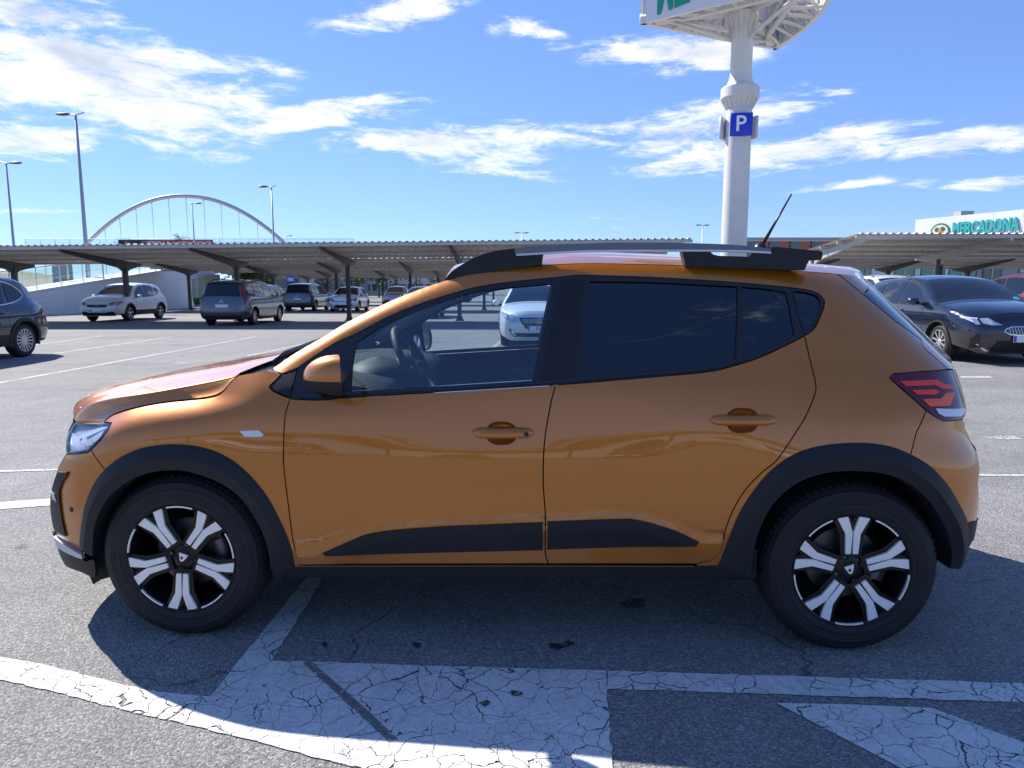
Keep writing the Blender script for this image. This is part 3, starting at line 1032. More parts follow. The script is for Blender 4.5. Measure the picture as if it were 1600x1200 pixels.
# scuttle: dark trough between bonnet and windscreen, with wipers
rear_b = rows[-1]
scr = []
for p in rear_b:
    k = abs(p[1]) / .79
    scr.append((0.40 - .19 * (1 - k**2.2) + .05, p[1] * 1.0, 1.075 + .028 * (1 - k**2)))
s0 = [(p[0] + .002, p[1], p[2] - .012) for p in rear_b]
MB().grid(np.array([s0, [((a[0] + b[0]) / 2, a[1], min(a[2], b[2]) - .012) for a, b in zip(s0, scr)], scr])).build('scuttle_panel', M_SATIN, car)
for (x0, y0, x1, y1, zz) in ((.335, -.66, .50, -.08, 1.10), (.30, -.02, .47, .5, 1.115)):
    wp = MB().tube([(x0, y0, zz - .02), (x0 - .01, y0 + .15, zz + .004), (x1 - .12, y1, zz + .045)], [.008, .009, .006], 6)
    w = wp.build('wiper_arm', M_SATIN, car)
    MB().tube([(x0 + .03, y0 + .02, zz + .0), (x1 - .10, y1 + .04, zz + .052)], .006, 6).build('wiper_blade', M_DARK, w)

# ---- floor, for shade below
MB().box((1.28, 0, .27), (2.95, 1.30, .16)).build('underbody', M_DARK, car, smooth=False)
MB().box((-.40, 0, .34), (.22, 1.15, .14)).build('radiator_shield', M_DARK, car, smooth=False)
MB().box((1.3, 0, .33), (1.9, 1.66, .12)).build('floor_pan', M_DARK, car, smooth=False)
for x in (0, 2.604):
    MB().tube([(x, -.72, .31), (x, .72, .31)], .035, 10).build('axle', M_DARK, car)
for sgn in (NEAR, FAR):
    sp_ = [tuple(at_y(a, b, -.74)[[0, 2]]) for a, b in ((140, 858), (143, 880), (150, 899), (154, 908), (160, 902), (178, 897), (176, 868), (164, 850))]
    MB().prism(sp_, lambda x, z: (x, sgn * .775, z), lambda x, z: (x, sgn * .30, z)).build('splash_shield', M_DARK, car, smooth=False)

# ---- roof rails
def rail_piece(name, pxs, m, y0, y1, parent, plane=-.60, crv=True):
    for k, sgn in enumerate((NEAR, FAR)):
        P = [tuple(at_y(a, b, plane)[[0, 2]]) for a, b in pxs]
        mb = MB().prism(P, lambda x, z: (x, sgn * y1, z), lambda x, z: (x, sgn * y0, z))
        o = mb.build(name, m, parent[k] if parent else car, angle=35)
        yield o


bar = list(rail_piece('roof_rail', C([(804, 389), (830, 385.5), (900, 382), (950, 379.8), (1010, 379.6), (1080, 380.6), (1150, 383.5), (1201, 389)], 4) + C([(1201, 394), (1150, 391.5), (1080, 391), (1010, 391), (950, 391.2), (900, 392.5), (806, 397.5)], 4), M_RAIL, .572, .629, None))
list(rail_piece('rail_highlight_strip', C([(806, 397.3), (900, 392.3), (950, 391), (1010, 390.8), (1080, 390.8), (1150, 391.3), (1201, 393.8)], 4) + C([(1201, 397), (1150, 394.4), (1080, 393.6), (1010, 393.6), (950, 393.9), (900, 395), (808, 400.3)], 4), M_RAILHIGHLIGHT, .585, .631, bar))  # thin strip that paints the highlight under the bar
list(rail_piece('rail_front_foot', C([(694.5, 438.8), (706, 425), (722, 414), (744, 402), (774, 392.5), (806, 388.2)], 5) + [(847, 386), (850, 391), (846.5, 414), (812, 418.5), (760, 425.5), (716, 435)], M_PLASTIC, .565, .622, bar))
list(rail_piece('rail_rear_foot', [(1063.5, 390.5), (1105, 391.5), (1112, 398), (1120, 400), (1168, 401.5), (1176, 396.5), (1178, 391.2), (1160, 386.2), (1200, 387.6), (1206, 386), (1240, 389), (1281, 393.2), (1281.5, 400), (1279, 406.5), (1261, 407), (1257, 414), (1254, 422.5), (1180, 420.5), (1069.5, 416)], M_PLASTIC, .565, .625, bar))
MB().tube([tuple(at_y(1190, 385, -.1)), tuple(at_y(1214, 343, -.1)), tuple(at_y(1237, 303, -.1))], [.009, .0055, .0035], 8).build('aerial', M_SATIN, car)
p = at_y(1188, 388, -.1)
MB().lathe([(0, .03), (.022, .02), (.034, 0), (.036, -.03)], 14, Matrix.Translation((p[0], p[1], p[2]))).build('aerial_base', M_SATIN, car)

# ---- door handles
for par, hd in zip((fd, rd), HANDLES):
    cx, x0, x1, ym, y0, y1, rx0, rx1, ry0, ry1, lock = hd
    ell = cup_outline(hd)
    H0 = np.array(HX(ell))
    c = H0.mean(0)
    for k, sgn in enumerate((NEAR, FAR)):
        # dished cup behind the grip: sits just proud at its rim, sinks towards the middle
        rr = []
        for q, d in ((1.012, -.0005), (.985, -.003), (.93, -.010), (.8, -.024), (.6, -.034), (.3, -.038), (0.02, -.039)):
            P = c + (H0 - c) * q
            rr.append(np.stack([P[:, 0], sgn * (S(P[:, 0], P[:, 1]) + d), P[:, 1]], 1))
        MB().grid(np.array(rr), close_v=True, flip=(sgn == FAR)).build('handle_cup', ORANGE, par[k])
        # grip
        n = 26
        xs = np.linspace(x0, x1, n)
        sec = []
        for i, px in enumerate(xs):
            t = i / (n - 1) * 2 - 1
            hgt = (1 - abs(t)**6)**.5 * .9 + .1
            a, b = hit(px, ym - (ym - y0) * hgt), hit(px, ym + (y1 - ym) * hgt)
            st = .026 * (1 - abs(t)**4) + .006
            ring = []
            for ph in np.linspace(0, math.pi, 11):
                f = (1 - math.cos(ph)) / 2
                x, z = a[0] + (b[0] - a[0]) * f, a[1] + (b[1] - a[1]) * f
                ring.append((x, sgn * (float(S(x, z)) + st * (math.sin(ph)**.6)), z))
            sec.append(ring)
        g = MB().grid(np.array(sec), flip=(sgn == NEAR)).build('door_handle', ORANGE, par[k])
        if lock:
            lx, lz = hit(823, 676)
            MB().lathe([(0, .003), (.007, .003), (.008, 0)], 14, Matrix.Translation((lx, sgn * (float(S(lx, lz)) + .029), lz)) @ Matrix.Rotation(math.pi / 2 * -sgn * -1, 4, 'X')).build('key_cylinder', M_SATIN, g)

# ---- door mirrors
def mirror(sgn):
    yc = .928
    cx, cz = at_y(530, 590, -yc)[[0, 2]]
    par = fd[0 if sgn == NEAR else 1]
    def shell(z_lo, z_hi, n=14, m=18, k=1.0):
        rows = []
        for i in range(n):
            e = z_lo + (z_hi - z_lo) * i / (n - 1)          # -1..1 vertical
            row = []
            w = (1 - abs(e)**2.0)**.5 if abs(e) < 1 else 0
            for j in range(m):
                a = math.pi * j / (m - 1)                  # from inner edge round the front to the outer edge
                row.append((cx - .37 * .078 * k * w**.55 * math.cos(a) - .134 * k * w * math.sin(a)**.8, sgn * (yc - .078 * k * w**.55 * math.cos(a)), cz + (.0845 if e > 0 else .064) * k * e))
            rows.append(row)
        return np.array(rows)
    base = MB().grid(shell(-.999, -.10), flip=(sgn == NEAR)).build('door_mirror', M_PLASTIC, par)
    MB().grid(shell(-.10, .999, 18), flip=(sgn == NEAR)).build('mirror_cap', ORANGE, base)
    # rim and glass facing backwards
    loop = [(yc - .078 * (1 - abs(e)**2.0)**(.275), cz + (.0845 if e > 0 else .064) * e) for e in np.linspace(-.995, .995, 24)]
    loop = loop + [(2 * yc - a, b) for a, b in loop[::-1]]
    loop = [(yc + (a - yc) * .99, cz + (b - cz) * .99) for a, b in loop]
    rim = MB()
    for k, dx in ((1.0, 0), (.97, .006), (.90, .006), (.88, -.004)):
        rim.v += [(cx + dx + .37 * (a - yc) * k, sgn * (yc + (a - yc) * k), cz + (b - cz) * k) for a, b in loop]
    n = len(loop)
    for r in range(3):
        for i in range(n):
            q = (r * n + i, r * n + (i + 1) % n, (r + 1) * n + (i + 1) % n, (r + 1) * n + i)
            rim.f.append(q if sgn == FAR else q[::-1])
    rim.build('mirror_rim', M_SATIN, base)
    g = MB().add([(cx - .003 + (a - yc) * .37 * .89, sgn * (yc + (a - yc) * .89), cz + (b - cz) * .89) for a, b in loop], [tuple(range(n)) if sgn == FAR else tuple(reversed(range(n)))])
    g.build('mirror_glass', M_CHROME, base, smooth=False)
    st = MB()
    st.box((cx - .075, sgn * .86, cz - .045), (.06, .07, .035), bev=.01)
    st.build('mirror_arm', M_PLASTIC, base)
    return base


mirror(NEAR)
mirror(FAR)

# ---- wheels
def wheel_main(x, rot, sgn, turn=0.0):
    yo = sgn * .868
    R = .328
    # local frame: z axis points out of the wheel
    M = Matrix.Translation((x, yo, R - .004)) @ Matrix.Rotation(math.pi / 2 * (1 if sgn == NEAR else -1), 4, 'X')
    prof = [(.206, -.012), (.214, .000), (.224, .004), (.232, .004), (.240, .0065), (.243, .0085), (.246, .0066), (.258, .0075), (.262, .0082), (.2625, .0068), (.276, .0062), (.279, .0072), (.282, .0052), (.290, .003), (.300, -.002), (.306, -.004), (.309, -.012), (.316, -.016), (.321, -.024), (.325, -.034)]
    for k in range(5):
        a = -.040 - k * .030
        prof += [(.3275, a), (.328, a - .010), (.328, a - .018), (.3275, a - .021), (.3205, a - .0225), (.3205, a - .0285)]
    prof += [(.3275, -.19), (.322, -.2), (.30, -.21), (.25, -.214), (.205, -.205)]
    tyre = MB().lathe(prof, 96, M).build('wheel', M_TYRE, car, angle=40)
    # lateral sipes on the shoulder
    sp = MB()
    for k in range(72):
        a = 2 * math.pi * k / 72
        c, s = math.cos(a), math.sin(a)
        P = [Vector((r * math.cos(a + da), r * math.sin(a + da), h)) for r, h in ((.3055, -.006), (.3305, -.036)) for da in (-.022, .022)] + [Vector((r * math.cos(a + da), r * math.sin(a + da), h)) for r, h in ((.300, -.010), (.322, -.042)) for da in (-.022, .022)]
        b = len(sp.v)
        sp.v += [tuple(M @ p) for p in P]
        sp.f += [tuple(b + i for i in f) for f in ((0, 1, 3, 2), (0, 2, 6, 4), (1, 5, 7, 3), (0, 4, 5, 1), (2, 3, 7, 6))]
    sp.build('tread_blocks', M_TYRE, tyre, smooth=False)['kind'] = 'stuff'
    RR = .222
    MB().lathe([(.216, .002), (.2205, .0045), (.2165, .0045), (.2115, -.002), (.203, -.014), (.196, -.05), (.19, -.16), (.17, -.19)], 72, M).build('rim', M_WHEELBLACK, tyre)
    MB().lathe([(0, -.085), (.135, -.085), (.140, -.088), (.140, -.105), (.0, -.105)], 48, M).build('brake_disc', M_DISC, tyre, angle=30)
    MB().lathe([(.0, -.17), (.19, -.17)], 40, M).build('inner_dark', M_DARK, tyre)
    cal = MB()
    for t in np.linspace(-.5, .5, 7):
        pass
    cal.grid(np.array([[tuple(M @ Vector((r * math.cos(t), r * math.sin(t), h))) for t in np.linspace(-.45, .45, 8)] for r, h in ((.10, -.075), (.105, -.06), (.155, -.06), (.158, -.11))]))
    cal.build('brake_caliper', M_DISC, tyre)
    half = [(.29, .018), (.29, .104), (.645, .124), (.80, .205), (.955, .288), (.982, .20), (.988, .110), (.83, .056), (.67, .008)]
    back = [(.22, .0), (.22, .17), (.62, .20), (.78, .27), (.945, .345), (.99, .05), (.84, .0)]
    black = MB()
    for k in range(5):
        a = rot + k * 2 * math.pi / 5
        c, s = math.cos(a), math.sin(a)
        for mir in (1, -1):
            def lf(h, bulge=0.0):
                return lambda r, t: tuple(M @ Vector(((r * c - mir * t * s) * RR, (r * s + mir * t * c) * RR, h + bulge * (1 - (r - .2)**2) - .014 * max(0, .55 - r))))
            P = [(r, t) for r, t in half]
            f1, f0 = lf(-.002), lf(-.016)
            if mir == 1:
                MB().prism(P, f1, f0).build('spoke', M_ALU, tyre, smooth=False)
            else:
                MB().prism(P, f0, f1).build('spoke', M_ALU, tyre, smooth=False)
            g1, g0 = lf(-.012), lf(-.045)
            black.prism(back, g1, g0)
        am = a + math.pi / 5
        arc = [(r * math.cos(t), r * math.sin(t)) for r, ts in ((.988, np.linspace(am - .245, am + .245, 10)), (.942, np.linspace(am + .245, am - .245, 10))) for t in ts]
        MB().prism(arc, lambda u, v: tuple(M @ Vector((u * RR, v * RR, .0025))), lambda u, v: tuple(M @ Vector((u * RR, v * RR, -.010)))).build('rim_arc', M_ALU, tyre, smooth=False)
    black.build('spoke_backing', M_WHEELBLACK, tyre, smooth=False)
    hub = MB().lathe([(0, -.016), (.028, -.016), (.030, -.019), (.034, -.020), (.050, -.022), (.062, -.030), (.066, -.05)], 40, M).build('hub', M_WHEELBLACK, tyre, angle=30)
    for k in range(4):
        a = rot + math.radians(23) + k * math.pi / 2
        MM = M @ Matrix.Translation((.053 * math.cos(a), .053 * math.sin(a), -.022))
        MB().lathe([(.015, .003), (.015, .006), (.0125, .006), (.012, -.004), (0, -.004)], 16, MM).build('bolt_recess', M_DARK, hub)
        MB().lathe([(0, .002), (.0075, .002), (.009, .0), (.009, -.006)], 6, MM).build('wheel_bolt', M_DISC, hub, smooth=False)
    # centre badge: a rounded delta with an open counter
    br = rot + math.radians(-70)
    cb, sb_ = math.cos(br), math.sin(br)
    tri = [(-.018, .016), (.019, .016), (.015, .004), (.007, -.012), (0, -.018), (-.008, -.014)]
    hole = [(-.009, .003), (.004, .003), (.001, -.007), (-.004, -.009)]
    bl = lambda h: (lambda u, v: tuple(M @ Vector((u * cb - v * sb_, u * sb_ + v * cb, h))))
    bd = MB().prism(tri, bl(-.0125), bl(-.017)).build('badge', M_ALU, hub, smooth=False)
    MB().prism(hole, bl(-.0118), bl(-.014)).build('badge_counter', M_WHEELBLACK, bd, smooth=False)
    return tyre


fr_w = wheel_main(0.012, math.radians(52), NEAR)
rr_w = wheel_main(2.590, math.radians(91), NEAR)
wheel_main(0.012, math.radians(20), FAR)
wheel_main(2.590, math.radians(60), FAR)
# raised lettering on the rear tyre wall
M_LETTER = mat('raised_rubber_lettering', (0.034, 0.033, 0.034), rough=0.5)
for i, ch in enumerate('OUTSIDE'):
    V, F = text_mesh(ch, .022, .002)
    a = math.radians(80 - i * 4.3)
    c = Vector((2.590 + .272 * math.cos(a), -.868 - .0078, .324 + .272 * math.sin(a)))
    ex = Vector((math.sin(a), 0, -math.cos(a)))
    ez = Vector((math.cos(a), 0, math.sin(a)))
    MB().add([tuple(c + ex * v.x + ez * v.y + Vector((0, -1, 0)) * v.z) for v in V], F).build('tyre_lettering', M_LETTER, rr_w, smooth=False)

# ---- inside
# dashboard: profile swept across
dp = [(.36, 1.03), (.55, 1.03), (.70, 1.022), (.79, 1.00), (.83, .96), (.82, .90), (.79, .84), (.74, .76), (.70, .62), (.45, .6)]
ys = np.linspace(-.74, .74, 21)
MB().grid(np.array([[(x, y, z + .012 * math.cos(y * 3) - .02 * (abs(y) > .7)) for y in ys] for x, z in dp])).build('dashboard', M_DASH, car)
for sgn in (NEAR, FAR):
    MB().prism(dp, lambda x, z: (x, sgn * .742, z - .03), lambda x, z: (x, sgn * .70, z - .03)).build('dashboard_end', M_DARK, car, smooth=False)
hood = MB()
hood.grid(np.array([[(.70 + .13 * math.cos(a) * k, -.37 + .17 * math.sin(a * 1.0) * k * 1.0, 1.02 + .06 * (1 - k)**.5) for a in np.linspace(-math.pi, math.pi, 25)] for k in (1, .9, .7, .4, 0)]), flip=True)
hood.build('instrument_hood', M_DASH, car)
sc = [at_y(px, py, -.02) for px, py in ((617, 523), (668, 518), (669, 540), (640, 548))]
cx, cz = sc[0][0] + .07, sc[0][2] + .0
scr_o = MB().box((.80, -.02, 1.085), (.018, .22, .125), rot=Matrix.Rotation(math.radians(-14), 3, 'Y'), bev=.004).build('display_screen', M_GLOSSBLACK, car)
# steering wheel
wc = Vector(at_y(650, 572, -.37))
ax = Vector((.88, 0, .47)).normalized()
e1 = Vector((0, 1, 0))
e2 = ax.cross(e1).normalized()
ring = [wc + (e1 * math.cos(a) + e2 * math.sin(a)) * .182 for a in np.linspace(0, 2 * math.pi, 41)]
stw = MB().tube([tuple(p) for p in ring], .0165, 10, cap=False).build('steering_wheel', M_DASH, car)
hb = MB().lathe([(0, .025), (.05, .022), (.075, .008), (.08, -.03)], 20, Matrix.Translation(wc - ax * .02) @ ax.to_track_quat('Z', 'Y').to_matrix().to_4x4())
hb.build('steering_boss', M_DASH, stw)
for a in (0, math.pi, -math.pi / 2):
    d = e1 * math.cos(a) + e2 * math.sin(a)
    MB().tube([tuple(wc - ax * .02 + d * .05), tuple(wc - ax * .012 + d * .12), tuple(wc + d * .178)], [.022, .018, .014], 8).build('steering_spoke', M_DASH, stw)
MB().tube([tuple(wc - ax * .03), tuple(wc - ax * .3)], .04, 10).build('steering_column', M_DASH, stw)
# seats
def seat(y):
    b = MB()
    rows = []
    for k, (x, z, t, w) in enumerate([(1.40, .62, .10, .24), (1.47, .75, .11, .25), (1.54, .95, .105, .255), (1.60, 1.10, .09, .235), (1.64, 1.20, .06, .16)]):
        rows.append([(x - t * math.cos(a) * .9, y + w * math.copysign(abs(math.sin(a))**.7, math.sin(a)), z) for a in np.linspace(-math.pi, math.pi, 21)])
    b.grid(np.array(rows), close_v=False, flip=True)
    s_ = b.build('front_seat', M_SEAT, car)
    h = MB()
    rows = []
    for z, k in ((1.215, .5), (1.225, .85), (1.27, 1), (1.33, 1), (1.365, .85), (1.378, .4)):
        rows.append([(1.665 + (z - 1.2) * .25 - .052 * k * math.cos(a), y + .13 * k * math.copysign(abs(math.sin(a))**.6, math.sin(a)), z) for a in np.linspace(-math.pi, math.pi, 19)])
    h.grid(np.array(rows), flip=True)
    h.build('head_restraint', M_SEAT, s_)
    c = MB().box((1.2, y, .60), (.5, .48, .14), bev=.05)
    c.build('seat_cushion', M_SEAT, s_)


seat(-.37)
seat(.37)
MB().box((2.35, 0, .85), (.16, 1.25, .62), rot=Matrix.Rotation(math.radians(16), 3, 'Y'), bev=.05).build('rear_bench', M_SEAT, car)
MB().box((2.75, 0, 1.02), (.6, 1.2, .03)).build('parcel_shelf', M_SEAT, car, smooth=False)
MB().box((1.05, .02, 1.34), (.03, .22, .06), bev=.01).build('interior_mirror', M_DASH, car)

# ================================================================== other parked cars
BODY = {
    # side outlines, front at x = 0; tags mark where bonnet (H), windscreen (C), roof (R), rear glass (B) and tailgate (G) begin
    'suv': dict(L=4.33, W=1.80, wb=2.63, fx=.88, R=.335, rim=.225, belt=.98, roofw=.70, clear=.27,
        out=[(.10, .24, ''), (.03, .36, ''), (.0, .52, ''), (.04, .70, ''), (.13, .86, 'H'), (.38, .955, ''), (.75, 1.02, ''), (1.05, 1.07, 'C'), (1.45, 1.32, ''), (1.80, 1.50, 'R'), (2.3, 1.585, ''), (2.9, 1.60, ''), (3.5, 1.565, ''), (3.92, 1.48, 'B'), (4.12, 1.26, ''), (4.24, 1.05, 'G'), (4.30, .84, ''), (4.33, .62, ''), (4.32, .42, ''), (4.24, .27, '')],
        win=[[(1.42, 1.02), (1.40, 1.10), (1.62, 1.30), (1.95, 1.46), (2.30, 1.50), (2.28, 1.03)], [(2.36, 1.03), (2.38, 1.50), (2.75, 1.51), (3.18, 1.47), (3.22, 1.40), (3.10, 1.08)], [(3.26, 1.12), (3.32, 1.42), (3.62, 1.36), (3.70, 1.26), (3.55, 1.16)]]),
    'van': dict(L=4.72, W=1.86, wb=2.89, fx=.95, R=.325, rim=.205, belt=1.05, roofw=.76, clear=.22,
        out=[(.10, .22, ''), (.03, .38, ''), (.0, .55, ''), (.05, .72, ''), (.18, .86, 'H'), (.48, .98, ''), (.80, 1.06, ''), (1.02, 1.12, 'C'), (1.45, 1.40, ''), (1.85, 1.57, 'R'), (2.4, 1.66, ''), (3.2, 1.685, ''), (3.95, 1.65, ''), (4.42, 1.57, 'B'), (4.55, 1.32, ''), (4.64, 1.08, 'G'), (4.69, .88, ''), (4.72, .62, ''), (4.70, .42, ''), (4.62, .26, '')],
        win=[[(1.32, 1.10), (1.36, 1.20), (1.66, 1.42), (1.80, 1.46), (1.85, 1.10)], [(1.92, 1.09), (1.92, 1.50), (2.30, 1.57), (2.62, 1.58), (2.60, 1.08)], [(2.70, 1.08), (2.71, 1.585), (3.55, 1.57), (3.56, 1.09)], [(3.64, 1.09), (3.64, 1.56), (4.16, 1.51), (4.30, 1.14)]]),
    'hatch': dict(L=4.32, W=1.77, wb=2.62, fx=.86, R=.315, rim=.212, belt=.95, roofw=.70, clear=.18,
        out=[(.10, .18, ''), (.03, .32, ''), (.0, .48, ''), (.03, .66, ''), (.12, .785, 'H'), (.45, .885, ''), (.85, .955, ''), (1.10, .99, 'C'), (1.55, 1.24, ''), (1.92, 1.40, 'R'), (2.4, 1.465, ''), (2.9, 1.465, ''), (3.5, 1.43, ''), (3.95, 1.36, 'B'), (4.12, 1.15, ''), (4.22, .97, 'G'), (4.28, .80, ''), (4.32, .60, ''), (4.30, .38, ''), (4.20, .22, '')],
        win=[[(1.45, .96), (1.45, 1.02), (1.75, 1.22), (2.05, 1.34), (2.34, 1.38), (2.30, .97)], [(2.38, .97), (2.42, 1.385), (2.8, 1.385), (3.15, 1.355), (3.22, 1.30), (3.12, 1.0)], [(3.24, 1.04), (3.28, 1.32), (3.55, 1.27), (3.66, 1.18), (3.55, 1.10)]]),
    'saloon': dict(L=4.79, W=1.85, wb=2.82, fx=.98, R=.33, rim=.222, belt=.96, roofw=.68, clear=.19,
        out=[(.10, .18, ''), (.02, .34, ''), (.0, .50, ''), (.03, .66, ''), (.14, .79, 'H'), (.5, .89, ''), (.95, .965, ''), (1.25, 1.0, 'C'), (1.75, 1.26, ''), (2.15, 1.41, 'R'), (2.6, 1.46, ''), (3.1, 1.45, ''), (3.5, 1.38, 'B'), (3.95, 1.18, ''), (4.2, 1.07, 'G'), (4.62, 1.03, ''), (4.74, .86, ''), (4.79, .62, ''), (4.76, .40, ''), (4.66, .22, '')],
        win=[[(1.62, .97), (1.62, 1.02), (1.95, 1.22), (2.22, 1.34), (2.55, 1.38), (2.52, .98)], [(2.60, .98), (2.63, 1.385), (2.95, 1.38), (3.3, 1.33), (3.42, 1.28), (3.3, 1.0)], [(3.40, 1.02), (3.5, 1.26), (3.75, 1.15), (3.85, 1.08)]]),
}


def gen_wheel(parent, x, y, sgn, R, rim_r, spokes, metal, dark):
    M = Matrix.Translation((x, sgn * y, R - .003)) @ Matrix.Rotation(math.pi / 2 * (1 if sgn < 0 else -1), 4, 'X')
    tyre = MB().lathe([(rim_r - .01, -.02), (rim_r, .0), (rim_r + .03, .004), (R - .045, .004), (R - .015, -.010), (R, -.035), (R, -.17), (R - .02, -.20), (rim_r, -.205)], 40, M).build('wheel', M_TYRE, parent, angle=40)
    MB().lathe([(rim_r + .002, .002), (rim_r - .010, .002), (rim_r - .018, -.012), (rim_r - .03, -.06), (rim_r - .04, -.10), (0, -.10)], 40, M).build('rim', dark, tyre)
    sp = MB()
    for k in range(spokes):
        a = 2 * math.pi * k / spokes + .3
        c, s = math.cos(a), math.sin(a)
        w0, w1 = .026 if spokes < 8 else .013, .042 if spokes < 8 else .017
        P = [(.035, -w0), (rim_r * .6, -w0 * .9), (rim_r - .006, -w1), (rim_r - .006, w1), (rim_r * .6, w0 * .9), (.035, w0)]
        sp.prism(P, lambda r, t: tuple(M @ Vector((r * c - t * s, r * s + t * c, -.004 - .012 * (1 - r / rim_r)))), lambda r, t: tuple(M @ Vector((r * c - t * s, r * s + t * c, -.04))))
    sp.lathe([(0, -.008), (.04, -.01), (.055, -.02), (.06, -.04)], 20, M)
    sp.lathe([(rim_r + .003, .003), (rim_r - .004, .0045), (rim_r - .012, .0), (rim_r - .014, -.02)], 40, M)
    sp.build('spokes', metal, tyre, smooth=False)
    return tyre


def plate(parent, c, text, nx, w=.52, h=.11, tilt=0.0):
    """number plate facing nx (-1 front, 1 rear) in car coordinates"""
    p = MB().box(c, (.012, w, h), bev=.003).build('number_plate', M_PLATEW, parent)
    MB().box((c[0] + nx * .0035, c[1] - nx * -1 * (-w / 2 + .022) * -1 if False else c[1] + nx * (-w / 2 + .024), c[2]), (.008, .042, h - .012)).build('plate_band', M_PLATEB, p, smooth=False)
    if text:
        V, F = text_mesh(text, .098, .002, .0012)
        MB().add([(c[0] + nx * (.0065 + v.z), c[1] + nx * (v.x * .92 + .02), c[2] + v.y) for v in V], F).build('plate_characters', M_INK, p, smooth=False)
    return p


